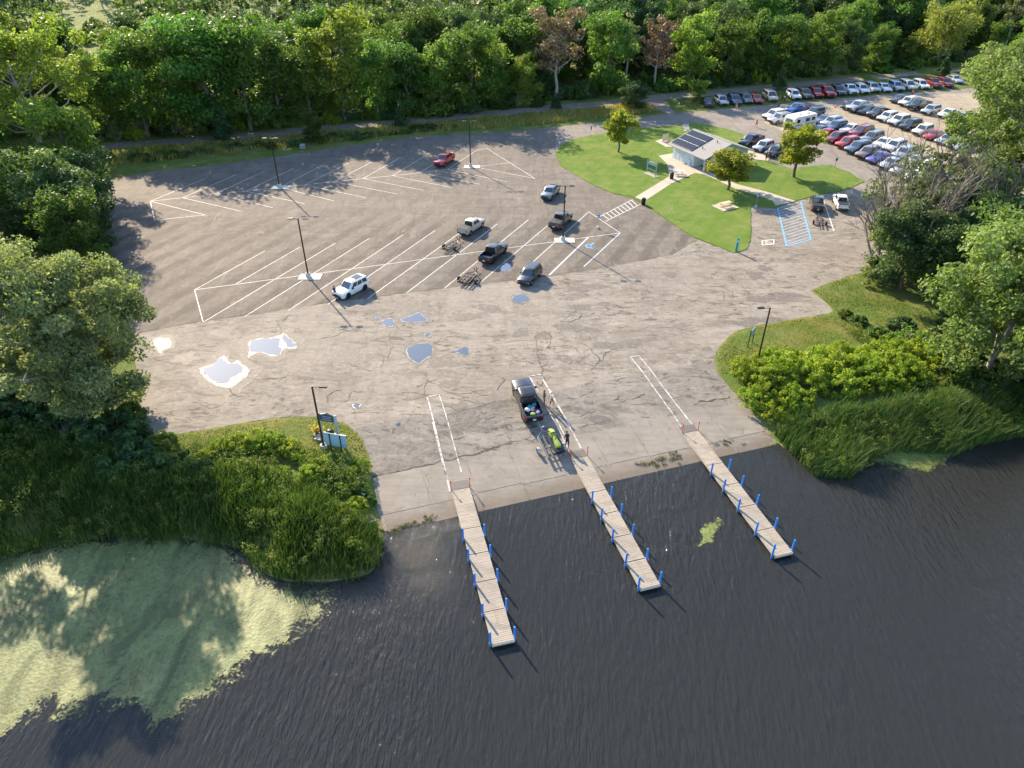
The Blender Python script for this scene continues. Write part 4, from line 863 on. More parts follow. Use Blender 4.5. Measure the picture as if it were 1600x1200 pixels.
# ------------------------------------------------------------------ trailers and jet ski
def wheel_part(parent, x, y, r=.27, w_=.18):
    n = 14; m_ = MB(); prof = [(r*.5, -w_/2), (r, -w_/2), (r, w_/2), (r*.5, w_/2)]
    m_.add([(rr_*math.cos(2*math.pi*j/n), yy, rr_*math.sin(2*math.pi*j/n)) for rr_, yy in prof for j in range(n)], [(i*n+j, i*n+(j+1) % n, (i+1)*n+(j+1) % n, (i+1)*n+j) for i in range(3) for j in range(n)])
    o = m_.build('wheel', M_TYRE, parent, (x, y, r)); m_ = MB()
    for yy in (-w_*.4, w_*.4): m_.add([(r*.52*math.cos(2*math.pi*j/10), yy, r*.52*math.sin(2*math.pi*j/10)) for j in range(10)], [tuple(range(10))])
    m_.build('rim', M_STEEL, o)
def pwc_trailer(P, ang, label, mat, double=True, name='boat_trailer'):
    t = empty(name, P, ang); tag(t, label, 'trailer', 'boat trailers'); hw = 1.05 if double else .72; z = .45
    m_ = MB(); m_.tube([(3.2, 0, z), (2.0, 0, z), (1.2, hw*.75, z), (-1.7, hw*.75, z)], .05, 5); m_.tube([(2.0, 0, z), (1.2, -hw*.75, z), (-1.7, -hw*.75, z)], .05, 5)
    for x in (1.1, .2, -.7, -1.65): m_.tube([(x, -hw*.78, z), (x, hw*.78, z)], .045, 5)
    m_.tube([(-.35, -hw-.1, .28), (-.35, hw+.1, .28)], .04, 5); m_.build('frame', mat, t)
    ys = (-.72, -.28, .28, .72) if double else (-.3, .3)
    for y in ys:
        b = MB(); b.box((-.25, y, z+.12), (2.9, .13, .09)); b.build('bunk', M_TRIM if mat is not M_STEEL else simple('bunk_carpet', (.13, .13, .14), .9), t)
        b = MB(); b.tube([(.9, y, z), (.9, y, z+.1)], .03, 4); b.tube([(-1.3, y, z), (-1.3, y, z+.1)], .03, 4); b.build('bunk_bracket', mat, t)
    for s in (-1, 1):
        wheel_part(t, -.35, s*(hw+.2)); fd = MB()
        V = []; F = []
        for i, a in enumerate(np.linspace(0, math.pi, 8)):
            V += [(-.35+.36*math.cos(a), s*(hw+.09), .27+.36*math.sin(a)), (-.35+.36*math.cos(a), s*(hw+.32), .27+.36*math.sin(a))]
            if i: F.append((2*i-2, 2*i-1, 2*i+1, 2*i))
        fd.add(V, F); fd.build('fender', mat, t)
        tl = MB(); tl.box((-1.7, s*(hw*.72), z+.03), (.06, .16, .1)); tl.build('taillight', M_TAIL, t)
    ws = MB(); ws.tube([(2.1, 0, z), (1.95, 0, z+.55)], .04, 5); ws.box((1.9, 0, z+.55), (.12, .2, .12)); ws.build('winch_post', mat, t)
    jk = MB(); jk.tube([(2.9, .12, .08), (2.9, .12, .85)], .035, 5); jk.box((2.9, .12, .06), (.16, .1, .12)); jk.build('jack', mat, t)
    return t
def behind(rear, front, px):   # trailer heading: along its truck
    return heading(rear, front)
pwc_trailer(GP(704, 388), heading((704, 388), (727, 371)), 'empty black trailer hitched behind the tan pickup truck', M_BLACK, False)
pwc_trailer(GP(732, 439), heading((732, 439), (757, 414)), 'empty black double trailer hitched behind the black pickup truck', M_BLACK, True)
pwc_trailer(GP(1280, 350), heading((1280, 350), (1277, 332)), 'empty dark trailer behind black pickup near the blue hatched bay', M_BLACK, False)
TP = GP(858, 700); TA = heading((858, 700), (838, 660))
jt = pwc_trailer(TP, TA, 'silver double trailer carrying a jet ski on the ramp', M_STEEL, True)
f2 = np.array([math.cos(TA), math.sin(TA)]); za, zb_ = float(hp(*(TP[:2]+f2*2))), float(hp(*(TP[:2]-f2*2)))
JP = -math.atan2(za-zb_, 4.0); jt.rotation_euler = (0, JP, TA); jt.location.z = (za+zb_)/2+.02

side = np.array([math.sin(TA), -math.cos(TA)])                  # right hand side of the trailer
jp = TP[:2]+side*.52
js = empty('jet_ski', (jp[0], jp[1], (za+zb_)/2+.58)); js.rotation_euler = (0, JP, TA); tag(js, 'lime green and black jet ski on the silver double trailer', 'jet ski')
M_LIME = simple('lime_gelcoat', (.26, .33, .06), .4, 0, .4, .2); M_JB = simple('black_gelcoat', (.02, .022, .026), .3)
m_ = MB(); st = []
for x, w_, d_, tz in ((-1.55, .50, .18, .30), (-1.0, .56, .22, .34), (-.2, .58, .25, .38), (.6, .54, .25, .42), (1.1, .40, .2, .44), (1.45, .2, .1, .42), (1.6, .05, .02, .38)):
    st.append([(x, -w_, tz*.6), (x, -w_*.95, .12), (x, 0, .15-d_), (x, w_*.95, .12), (x, w_, tz*.6), (x, w_*.7, tz), (x, -w_*.7, tz)])
m_.loft(st); m_.build('hull', M_JB, js, smooth=40)
m_ = MB(); st = []
for x, w_, z0, z1 in ((.2, .26, .36, .62), (.55, .34, .4, .82), (1.0, .32, .4, .72), (1.4, .14, .38, .5)): st.append([(x, -w_, z0), (x, w_, z0), (x, w_*.7, z1), (x, -w_*.7, z1)])
m_.loft(st); m_.build('hood', M_LIME, js, smooth=40)
m_ = MB(); st = []
for x, w_, z1 in ((-1.15, .2, .62), (-.9, .24, .68), (-.3, .2, .66), (.15, .16, .7)): st.append([(x, -w_*1.2, .34), (x, w_*1.2, .34), (x, w_, z1-.05), (x, w_*.5, z1), (x, -w_*.5, z1), (x, -w_, z1-.05)])
m_.loft(st); m_.build('seat', M_LIME, js, smooth=40)
m_ = MB(); m_.tube([(.35, -.38, .95), (.45, -.1, .92), (.45, .1, .92), (.35, .38, .95)], .03, 5); m_.tube([(.45, 0, .8), (.45, 0, .95)], .05, 5); m_.build('handlebar', M_TRIM, js)
for s in (-1, 1):
    m_ = MB(); m_.box((.7, s*.36, .86), (.1, .12, .1)); m_.build('mirror', M_TRIM, js)
m_ = MB(); m_.box((-1.35, 0, .36), (.5, .8, .04)); m_.build('rear_deck', M_JB, js)

# gear heaped in the open bed
GEAR = [('duffel_bag', 'pale grey duffel bag', (.5, .48, .46), (-1.75, .35), (.32, .22, .2)), ('beach_towel', 'crumpled bright pink towel', (.75, .05, .16), (-2.2, -.35), (.34, .26, .16)), ('cooler', 'white cooler', (.75, .75, .73), (-2.0, .45), (.3, .22, .22)), ('swim_bag', 'turquoise swim bag', (.08, .42, .42), (-1.3, .1), (.26, .2, .2)), ('swim_bag', 'teal swim bag by the cab', (.05, .3, .33), (-1.25, -.42), (.22, .2, .22)), ('life_jacket', 'lime green life jacket at the tailgate', (.35, .5, .08), (-2.62, .05), (.3, .2, .14)), ('duffel_bag', 'dark navy duffel bag', (.02, .025, .05), (-2.45, .4), (.3, .2, .17)), ('beach_towel', 'rumpled white towel', (.68, .66, .64), (-1.9, -.05), (.3, .26, .16)), ('life_jacket', 'pale blue life jacket', (.3, .42, .6), (-2.5, -.5), (.26, .2, .16)), ('swim_bag', 'off-white swim bag', (.6, .56, .5), (-1.6, -.2), (.24, .22, .2))]
for i, (nm, lb, colr, (gx_, gy_), (a, b, c_)) in enumerate(GEAR):
    bm = bmesh.new(); bmesh.ops.create_icosphere(bm, subdivisions=2, radius=1.0); rgb = random.Random(i)
    for v in bm.verts:
        n_ = 1+rgb.uniform(-.26, .26)+.12*math.sin(5*v.co.x+i)+.1*math.sin(6*v.co.y+2*i)
        p = v.co*n_; s_ = lambda q: math.copysign(abs(q)**(.55 if nm == 'cooler' else .8), q)
        v.co = Vector((s_(p.x)*a, s_(p.y)*b, max(s_(p.z), -.8)*c_*.75))
    me = bpy.data.meshes.new(nm); bm.to_mesh(me); bm.free(); me.materials.append(simple('gear_%d' % i, tuple(c*.72 for c in colr), .85, 0, .2, .4, 9)); me.polygons.foreach_set('use_smooth', np.ones(len(me.polygons), dtype=bool))
    o = mobj(nm, me); mw = Matrix.Translation(rt.location) @ rt.rotation_euler.to_matrix().to_4x4() @ Matrix.Translation((gx_*.98, gy_, .79+c_*.8+.10*(i % 3)))
    o.matrix_world = mw @ Matrix.Rotation(rgb.uniform(0, 3), 4, 'Z'); tag(o, lb+' in the launching truck bed', nm.replace('_', ' '), 'gear in the truck bed')

# ------------------------------------------------------------------ people
def person(P, ang, label, skin, shirt, pants, hair, pose=0, sc=1.0, sleeves=True, hat=None):
    lean = {0: 0.0, 1: .06, 2: .30}[pose]; st = {0: .02, 1: .22, 2: .12}[pose]
    J = {'pel': (0, 0, .95), 'sp': (lean*.4, 0, 1.15), 'ch': (lean*.9, 0, 1.36), 'nk': (lean*1.15, 0, 1.50), 'hd': (lean*1.35+.02, 0, 1.62), 'tp': (lean*1.4+.01, 0, 1.74)}
    for s, n in ((1, 'l'), (-1, 'r')):
        J['hp'+n] = (0, s*.1, .90); J['kn'+n] = (s*st*.6+.03, s*.11, .50); J['an'+n] = (s*st-.02, s*.11, .09); J['to'+n] = (s*st+.15, s*.13, .04)
        J['sh'+n] = (lean*1.0, s*.19, 1.42); J['el'+n] = (lean*1.0-.02-s*st*.3, s*.25, 1.14); J['wr'+n] = (lean*1.0+.10-s*st*.5, s*.24, .90); J['ha'+n] = (lean+.13-s*st*.5, s*.24, .82)
    E = [('pel', 'sp'), ('sp', 'ch'), ('ch', 'nk'), ('nk', 'hd'), ('hd', 'tp')]
    for n in 'lr': E += [('pel', 'hp'+n), ('hp'+n, 'kn'+n), ('kn'+n, 'an'+n), ('an'+n, 'to'+n), ('ch', 'sh'+n), ('sh'+n, 'el'+n), ('el'+n, 'wr'+n), ('wr'+n, 'ha'+n)]
    R = {'pel': (.15, .12), 'sp': (.14, .11), 'ch': (.16, .12), 'nk': (.06, .06), 'hd': (.095, .10), 'tp': (.06, .07), 'hp': .095, 'kn': .065, 'an': .045, 'to': .035, 'sh': .065, 'el': .048, 'wr': .033, 'ha': .035}
    names = list(J); me = bpy.data.meshes.new('person'); me.from_pydata([J[n] for n in names], [(names.index(a), names.index(b)) for a, b in E], [])
    tmp = bpy.data.objects.new('tmp', me); COL.objects.link(tmp); md = tmp.modifiers.new('s', 'SKIN')
    for i, n in enumerate(names):
        r = R.get(n, R.get(n[:-1])); r = (r, r) if not hasattr(r, '__len__') else r
        tmp.data.skin_vertices[0].data[i].radius = r; tmp.data.skin_vertices[0].data[i].use_root = (n == 'pel')
    ss = tmp.modifiers.new('u', 'SUBSURF'); ss.levels = 1; ss.render_levels = 1
    dg = bpy.context.evaluated_depsgraph_get(); me2 = bpy.data.meshes.new_from_object(tmp.evaluated_get(dg)); bpy.data.objects.remove(tmp); bpy.data.meshes.remove(me)
    # fingers and thumb, joined to the same mesh
    bm = bmesh.new(); bm.from_mesh(me2); mb = MB()
    for s, n in ((1, 'l'), (-1, 'r')):
        h = Vector(J['ha'+n])
        for q in range(4):
            ln = (.075, .085, .08, .062)[q]; b0 = h+Vector((-.03+.02*q, 0, -.015)); mb.tube([b0, b0+Vector((.006, -s*.006, -ln*.55)), b0+Vector((.016, -s*.02, -ln))], [.010, .009, .007], 5)
        b0 = h+Vector((.03, 0, .02)); mb.tube([b0, b0+Vector((.03, -s*.012, -.035)), b0+Vector((.035, -s*.022, -.06))], [.011, .010, .008], 5)
    fm = mb.mesh('f'); bm.from_mesh(fm); bpy.data.meshes.remove(fm)
    hd = Vector(J['hd'])
    bm.to_mesh(me2); bm.free()
    mats = [simple('skin_%s' % str(skin), skin, .6), simple('cloth_%s' % str(shirt), shirt, .9), simple('cloth_%s' % str(pants), pants, .9), simple('shoe_dark', (.05, .045, .04), .8)]
    me2.materials.clear()
    for q in mats: me2.materials.append(q)
    for p in me2.polygons:
        c = p.center; p.use_smooth = True; i = 0
        if c.z < .085: i = 3
        elif c.z < .98 and abs(c.y) < .2 and c.z > .46: i = 2
        elif .98 <= c.z < 1.49 and (abs(c.y) < .2 or (c.z > 1.22 and sleeves)): i = 1
        p.material_index = i
    o = mobj('person', me2, None, None, P, ang); o.scale = (sc,)*3; tag(o, label, 'person')
    # hair or cap, and a face
    m_ = MB(); n = 10; V = []; F = []
    rows = [(.106, .02), (.112, .06), (.095, .105), (.05, .135)]
    m_.lathe(rows, (hd.x-.012, 0, hd.z-.01), n)
    if hat: m_.box((hd.x+.12, 0, hd.z+.045), (.12, .14, .015))
    m_.build('cap' if hat else 'hair', simple('hair_%s' % str(hat or hair), hat or hair, .8), o, smooth=60)
    m_ = MB(); m_.tube([(hd.x+.09, 0, hd.z+.02), (hd.x+.118, 0, hd.z-.012), (hd.x+.095, 0, hd.z-.02)], [.008, .014, .01], 5); m_.build('nose', mats[0], o)
    for s in (-1, 1):
        m_ = MB(); m_.lathe([(.004, -.012), (.012, 0), (.004, .012)], (hd.x+.093, s*.035, hd.z+.018), 6); m_.build('eye', simple('eye', (.05, .03, .02), .3), o)
        m_ = MB(); m_.lathe([(.006, -.03), (.018, 0), (.006, .03)], (hd.x, s*.1, hd.z+.0), 6); m_.build('ear', mats[0], o)
    m_ = MB(); m_.box((hd.x+.09, 0, hd.z-.05), (.014, .045, .012)); m_.build('mouth', simple('lips', (.35, .13, .11), .6), o)
    return o
SK1, SK2 = (.42, .25, .17), (.36, .2, .13)
person(GP(850.5, 631), math.radians(200), 'person in a grey dress, standing nearer the truck of two', SK1, (.10, .11, .14), (.10, .11, .14), (.05, .03, .02), 0, .98, False)
person(GP(862, 634), math.radians(185), 'person in white shirt and black shorts beside the launching truck', SK1, (.72, .74, .78), (.02, .02, .025), (.3, .26, .2), 1, 1.02, True, (.75, .74, .7))
person(GP(886, 700), math.radians(100), 'person in black leaning forward beside the jet ski trailer', SK2, (.03, .025, .03), (.025, .025, .03), (.06, .03, .02), 2, 1.0, False)
person(GP(524.5, 466), math.radians(60), 'person in a navy top standing at the nose of the white SUV', SK2, (.06, .055, .13), (.03, .03, .04), (.03, .02, .02), 0, 1.02)
person(G(1181, 199, 0), math.radians(-60), 'person in a bright pink top walking in the far lot', SK1, (.85, .05, .22), (.05, .05, .07), (.1, .06, .03), 1)
person(G(1150, 171, 0), math.radians(-80), 'person in orange shirt and white shorts on the far road', SK1, (.75, .16, .03), (.7, .7, .7), (.1, .06, .03), 1)
person(G(1215, 171, 0), math.radians(-80), 'person in a dark red top beside the verge row of cars', SK1, (.30, .03, .06), (.04, .04, .05), (.05, .03, .02), 0)
person(G(1424.5, 151, 0), math.radians(-80), 'person in an orange vest by the farthest gravel row', SK1, (.85, .22, .05), (.1, .1, .12), (.05, .03, .02), 0)
person(G(1196, 251, .1), math.radians(-60), 'person in black standing behind the restroom next to the SUVs', SK1, (.03, .03, .03), (.04, .04, .05), (.05, .03, .02), 0)
person(G(1201, 249, .1), math.radians(-110), 'person in brown top right of the one in black behind the restroom', SK1, (.16, .1, .07), (.04, .04, .05), (.05, .03, .02), 0)

# traffic cone
def cone(P, label):
    t = empty('traffic_cone', P); tag(t, label, 'traffic cone')
    m_ = MB(); m_.lathe([(.2, .03), (.05, .9)], (0, 0, 0), 10); m_.build('cone_body', simple('cone_orange', (.85, .16, .03), .5), t)
    m_ = MB(); m_.box((0, 0, .02), (.45, .45, .04)); m_.build('base', M_TRIM, t)
    m_ = MB(); m_.lathe([(.153, .3), (.118, .52)], (0, 0, 0), 10); m_.build('band', simple('cone_band', (.8, .8, .78), .4), t)
cone(G(1305, 168, .01), 'orange traffic cone left of the black sedan in the gravel lot')

# ------------------------------------------------------------------ restroom building
P0 = GP(1050, 247)[:2]; P1 = GP(1099, 269)[:2]; e1 = (P1-P0); BL = float(np.linalg.norm(e1)); e1 = e1/BL; e2 = np.array([-e1[1], e1[0]])
if e2[0] < 0: e2 = -e2
P2 = GP(1156, 240)[:2]; BD = float((P2-P1)@e2); BD = min(max(BD, 7), 13)*.78
bld = empty('restroom_building', (P0[0], P0[1], .07), math.atan2(e1[1], e1[0])); tag(bld, 'pale blue restroom building with grey gable roof and solar panels', 'building')
sgn = 1 if (np.array([-math.sin(bld.rotation_euler.z), math.cos(bld.rotation_euler.z)])@e2) > 0 else -1
M_SID = simple('pale_blue_siding', (.60, .68, .72), .7, 0, .3, .06); M_ROOF = simple('roof_shingle', (.30, .285, .265), .9, 0, .2, .18, 5, 0, .5); M_FASC = simple('fascia', (.58, .56, .52), .6); M_SOLAR = simple('solar_cell', (.014, .016, .026), .28, 0, .35, .15); M_DOOR = simple('door_grey', (.16, .18, .2), .6)
WH = 2.7; RH = WH+BD/2*.36
def Y_(y): return y*sgn
# walls as panels of boards, recessed porch at the right end of the front
m_ = MB()
def quadp(a, b, th=.16):
    a = np.array(a); b = np.array(b); return a, b
def wall(x0, y0, x1, y1, z0, z1, mat=M_SID, nm='wall', th=.16):
    cx, cy = (x0+x1)/2, (y0+y1)/2; L = math.hypot(x1-x0, y1-y0); m2 = MB(); m2.box((cx, Y_(cy), (z0+z1)/2), (L, th, z1-z0), math.atan2(Y_(y1)-Y_(y0), x1-x0)); return m2.build(nm, mat, bld)
PX = BL*.66
wall(0, .08, PX, .08, 0, WH); wall(PX, .16, PX, 2.4, 0, WH); wall(PX+.08, 2.4, BL-.16, 2.4, 0, WH, M_SID)
wall(.08, .16, .08, BD-.16, 0, WH); wall(0, BD-.08, BL, BD-.08, 0, WH)
wall(BL-.08, 2.3, BL-.08, BD-.16, 0, WH)
m2 = MB()
for x in (.08, BL-.08): m2.loft([[(x+d, Y_(.1), WH), (x+d, Y_(BD-.1), WH), (x+d, Y_(BD/2), RH-.08)] for d in (-.078, .078)])
m2.build('gable_wall', M_SID, bld)
m2 = MB(); m2.box((BL-.12, Y_(.12), WH/2), (.22, .22, WH)); m2.build('porch_post', M_FASC, bld)
for x0 in (.9, 2.0, 3.1, 4.2, 5.3, 6.4):
    if x0 < PX-.4: m2 = MB(); m2.box((x0, Y_(-.012), WH/2), (.05, .024, WH-.1)); m2.build('batten', M_FASC, bld)
d_ = MB(); d_.box((PX+(BL-PX)*.45, Y_(2.30), 1.05), (.95, .05, 2.1)); dr = d_.build('door', M_DOOR, bld); d_ = MB(); d_.box((PX+(BL-PX)*.45+.36, Y_(2.25), 1.0), (.06, .08, .14)); d_.build('handle', M_STEEL, dr)
d_ = MB(); d_.box((BL+.02, Y_(BD*.6), 1.05), (.05, .95, 2.1)); d_.build('door', M_DOOR, bld)
for yy in (.35, .8):
    d_ = MB(); d_.box((BL+.02, Y_(BD*yy), 2.2), (.05, .8, .5)); w_ = d_.build('window', M_GLASS, bld)
    d_ = MB(); d_.box((BL+.035, Y_(BD*yy), 1.92), (.08, .95, .07)); d_.build('sill', M_FASC, w_)
d_ = MB(); d_.box((PX-.8, Y_(-.2), .55), (.7, .36, 1.1)); d_.build('drinking_fountain', simple('fountain_blue', (.5, .6, .66), .5), bld)
# roof slopes with thickness, ridge cap, fascia
ov = .75; slope = (RH-WH)/(BD/2)
roofo = None
for sd in (0, 1):
    ya, yb = (-ov, BD/2) if sd == 0 else (BD+ov, BD/2); zA = WH-ov*slope+.02; zB = RH
    m2 = MB(); m2.loft([[(x, Y_(ya), zA), (x, Y_(yb), zB), (x, Y_(yb), zB+.14), (x, Y_(ya), zA+.14)] for x in (-ov, BL+ov)])
    ro = m2.build('roof_slope', M_ROOF, bld); roofo = roofo or ro
    m2 = MB(); m2.box((BL/2, Y_(ya), zA+.05), (BL+2*ov+.02, .06, .22)); m2.build('fascia', M_FASC, bld)
    for x in (-ov-.02, BL+ov+.02):
        m2 = MB(); m2.loft([[(x+d, Y_(ya), zA-.04), (x+d, Y_(yb), zB-.04), (x+d, Y_(yb), zB+.16), (x+d, Y_(ya), zA+.16)] for d in (-.03, .03)]); m2.build('barge_board', M_FASC, bld)
m2 = MB(); m2.tube([(-ov, Y_(BD/2), RH+.13), (BL+ov, Y_(BD/2), RH+.13)], .09, 6); m2.build('ridge_cap', M_ROOF, bld)
def onroof(x, t_, h): y = -ov+(BD/2+ov)*t_; z = WH-ov*slope+.16+(BD/2+ov)*t_*slope; return Vector((x, Y_(y), z+h))
ncx = 6; sx0, sx1 = -.45, BL*.60; frm = simple('panel_frame', (.28, .29, .31), .5, .4)
for r_ in range(3):
    for c_ in range(ncx):
        x0 = sx0+(sx1-sx0)*c_/ncx+.015; x1 = sx0+(sx1-sx0)*(c_+1)/ncx-.015; t0 = .07+.28*r_+.004; t1 = .07+.28*(r_+1)-.004
        a = [onroof(x0, t0, .08), onroof(x1, t0, .08), onroof(x1, t1, .08), onroof(x0, t1, .08)]; b = [onroof(x0, t0, .13), onroof(x1, t0, .13), onroof(x1, t1, .13), onroof(x0, t1, .13)]
        m2 = MB(); m2.add(a+b, [(3, 2, 1, 0), (4, 5, 6, 7), (0, 1, 5, 4), (1, 2, 6, 5), (2, 3, 7, 6), (3, 0, 4, 7)]); so = m2.build('solar_panel', M_SOLAR, bld)
        m2 = MB(); cc = [onroof(x0, t0, .133), onroof(x1, t0, .133), onroof(x1, t1, .133), onroof(x0, t1, .133)]
        for i in range(4): m2.tube([cc[i], cc[(i+1) % 4]], .014, 4)
        m2.build('frame', frm, so)
for x, t_ in ((BL*.72, .35), (BL*.8, .8)):
    p = onroof(x, t_, 0); m2 = MB(); m2.tube([p, p+Vector((0, 0, .45))], .07, 8); m2.build('vent_pipe', M_BLACK, bld)

# ------------------------------------------------------------------ small furniture on the lawn
M_PINE = simple('picnic_wood', (.62, .50, .33), .8); M_PALE = simple('picnic_pale', (.62, .58, .50), .7)
def picnic(P, ang, label, mat, pad=False, L=1.9):
    t = empty('picnic_table', P, ang); tag(t, label, 'picnic table')
    if pad: m_ = MB(); m_.box((0, 0, .02), (3.4, 2.9, .10)); m_.build('concrete_pad', M_WALK, t)
    for i in range(5): m_ = MB(); m_.box((0, (i-2)*.155, .76), (L, .14, .05)); m_.build('table_board', mat, t)
    for s in (-1, 1):
        for i in (0, 1): m_ = MB(); m_.box((0, s*(.68+.15*i), .46), (L, .14, .05)); m_.build('seat_board', mat, t)
    for x in (-L*.34, L*.34):
        m_ = MB(); m_.tube([(x, -.3, .73), (x, -.62, 0)], .045, 4); m_.tube([(x, .3, .73), (x, .62, 0)], .045, 4); m_.box((x, 0, .42), (.06, 1.6, .09)); m_.build('leg_frame', mat, t)
picnic(GP(1133, 324)+np.array([0, 0, .09]), .5, 'wooden picnic table on a concrete pad in the lawn', M_PINE, True)
picnic(GP(1060, 274)+np.array([0, 0, .1]), math.atan2(e1[1], e1[0])+.9, 'pale picnic table on the patio before the restroom', M_PALE)
def bin_(P, label):
    t = empty('trash_can', P); tag(t, label, 'trash can', 'black trash cans')
    m_ = MB(); m_.lathe([(.28, 0), (.34, .08), (.36, .8), (.38, .86)], (0, 0, 0), 14); m_.build('drum', M_BLACK, t, smooth=40)
    m_ = MB(); m_.lathe([(.39, .86), (.38, .95), (.26, 1.12), (.12, 1.16)], (0, 0, 0), 14); m_.build('lid', M_BLACK, t, smooth=40)
bin_(GP(1049, 280)+np.array([0, 0, .1]), 'black trash can on the patio beside the pale picnic table')
bin_(GP(1005, 320)+np.array([0, 0, .05]), 'black trash can at the end of the crosswalk')
M_WOODG = simple('grey_post', (.40, .41, .40), .8); M_BLUEP = simple('sign_blue', (.03, .22, .55), .5); M_WHT = simple('sign_white', (.78, .78, .76), .5); M_TEAL = simple('notice_teal', (.30, .44, .50), .5, 0, .4, .1); M_NAVY = simple('board_navy', (.05, .075, .12), .5)
# lawn notice frame
a, b = GP(1010, 271), GP(1024, 277); d = b-a; L = float(np.linalg.norm(d))
t = empty('lawn_sign', (*((a+b)/2)[:2], .07), math.atan2(d[1], d[0])); tag(t, 'grey wooden notice frame standing on the lawn by the patio', 'sign'); L = max(L, 2.2)
m_ = MB(); m_.box((0, 0, .03), (L+.6, .9, .08)); m_.build('concrete_pad', M_WALK, t)
for s in (-1, 1): m_ = MB(); m_.box((s*L/2, 0, 1.25), (.14, .14, 2.5)); m_.build('post', M_WOODG, t)
m_ = MB(); m_.box((0, 0, 2.05), (L-.14, .08, .55)); hb = m_.build('header_board', M_WOODG, t)
m_ = MB(); m_.box((0, -.05, 2.05), (L-.5, .02, .35)); m_.build('header_panel', M_TEAL, hb)
m_ = MB(); m_.box((0, 0, 1.0), (L-.14, .1, .16)); m_.build('rail', M_WOODG, t)
# small wooden bench board by the restroom
a = GP(1040, 222); t = empty('wooden_bench', (a[0], a[1], .1), .5); tag(t, 'light wooden bench with high back left of the restroom', 'bench')
for i in range(4): m_ = MB(); m_.box((-.6+i*.4, .2, .8), (.34, .05, 1.4)); m_.build('back_board', M_PINE, t)
for i in range(3): m_ = MB(); m_.box((0, -.25+.16*i, .45), (1.6, .14, .05)); m_.build('seat_board', M_PINE, t)
for s in (-1, 1): m_ = MB(); m_.box((s*.7, 0, .22), (.08, .5, .44)); m_.build('leg', M_PINE, t)
def post_sign(px, py, h, label, kind, rz=0.0):
    P = GP(px, py); t = empty('sign_post' if kind != 'marker' else 'marker_post', (P[0], P[1], .05), rz); tag(t, label, 'sign')
    if kind == 'blue_totem':
        m_ = MB(); m_.loft([[(-.16, -.06, 0), (.16, -.06, 0), (.16, .06, 0), (-.16, .06, 0)], [(-.16, -.06, h), (.16, -.06, h), (.16, .06, h), (-.16, .06, h)], [(-.10, -.04, h+.1), (.10, -.04, h+.1), (.1, .04, h+.1), (-.1, .04, h+.1)]]); m_.build('panel', simple('totem_teal', (.02, .27, .36), .5), t)
        m_ = MB(); m_.box((0, -.065, h*.8), (.2, .02, .25)); m_.build('emblem', M_WHT, t); return
    m_ = MB(); m_.tube([(0, 0, 0), (0, 0, h)], .035, 5); m_.build('post', M_STEEL if kind != 'dark' else M_BLACK, t)
    if kind in ('access', 'access_base'):
        m_ = MB(); m_.box((0, -.05, h-.28), (.42, .03, .55)); p_ = m_.build('sign_panel', M_BLUEP, t)
        m_ = MB(); m_.add([(-.07+.13*math.cos(a), -.07, h-.36+.13*math.sin(a)) for a in np.linspace(0, 6.28, 12, endpoint=False)], [tuple(range(12))]); m_.box((0, -.07, h-.16), (.05, .01, .18)); m_.build('wheelchair_symbol', M_WHT, p_)
        m_ = MB(); m_.lathe([(.26, -.05), (.24, .22), (.16, .3)], (0, 0, 0), 10); m_.build('concrete_base', M_PAD, t)
    elif kind == 'marker':
        m_ = MB(); m_.box((0, -.05, h-.2), (.26, .03, .42)); m_.build('sign_panel', M_WHT, t)
    elif kind == 'bluemark':
        m_ = MB(); m_.box((0, -.05, h-.35), (.3, .05, .75)); m_.build('sign_panel', M_BLUEP, t)
    else:
        m_ = MB(); m_.box((0, -.05, h-.3), (.4, .03, .5)); m_.build('sign_panel', M_NAVY, t)
post_sign(934, 357, 2.2, 'blue accessible parking sign beside the crosswalk', 'access')
post_sign(1181, 324, 2.3, 'blue accessible parking sign at the lawn edge by the hatched bay', 'access')
post_sign(1150, 393, 1.9, 'teal totem marker at the lower tip of the lawn', 'blue_totem')
post_sign(923, 214, 2.2, 'blue marker sign at the upper lawn edge near the road', 'bluemark')
post_sign(920, 268, 1.5, 'small white marker post at the lawn edge facing the lot', 'marker')
post_sign(1048, 338, 1.5, 'small white marker post between crosswalk and lawn tip', 'marker')
post_sign(874, 234, 1.6, 'small white marker post at the rounded lawn corner', 'marker')
post_sign(1060, 170, 1.4, 'small white marker post on the verge by the trail path', 'marker')
post_sign(1304, 262, 1.8, 'dark sign post at the lawn edge facing the gravel lot', 'dark')
# kiosk left of the ramp with trash can, flower pot, slanted notice board
ka, kb = GP(508, 684), GP(526, 688); d = kb-ka; L = max(float(np.linalg.norm(d)), 1.7); kx = (ka+kb)/2; ang = math.atan2(d[1], d[0])
t = empty('kiosk_sign', (kx[0], kx[1], .03), ang); tag(t, 'grey framed kiosk sign with dark header on concrete base, left of the ramp', 'sign')
m_ = MB(); m_.box((0, -.05, .06), (L+1.0, 1.3, .18)); m_.build('concrete_base', M_PAD, t)
for s in (-1, 1): m_ = MB(); m_.box((s*L/2, 0, 1.45), (.2, .2, 2.8)); m_.build('post', M_WOODG, t)
m_ = MB(); m_.loft([[(-L/2+.1, y, 2.0), (L/2-.1, y, 2.0), (L/2-.1, y, 2.75), (L*.2, y, 2.85), (0, y, 2.98), (-L*.2, y, 2.85), (-L/2+.1, y, 2.75)] for y in (-.06, .06)]); hb = m_.build('header_board', M_NAVY, t)
for i in range(3): m_ = MB(); m_.box((0, -.075, 2.2+.2*i), (L*.62-.15*(i % 2), .02, .06)); m_.build('lettering_bar', simple('faded_lettering', (.35, .38, .42), .7), hb)
bin_(kx+np.array([.12, -.25, .17]), 'black trash can standing inside the kiosk sign frame')
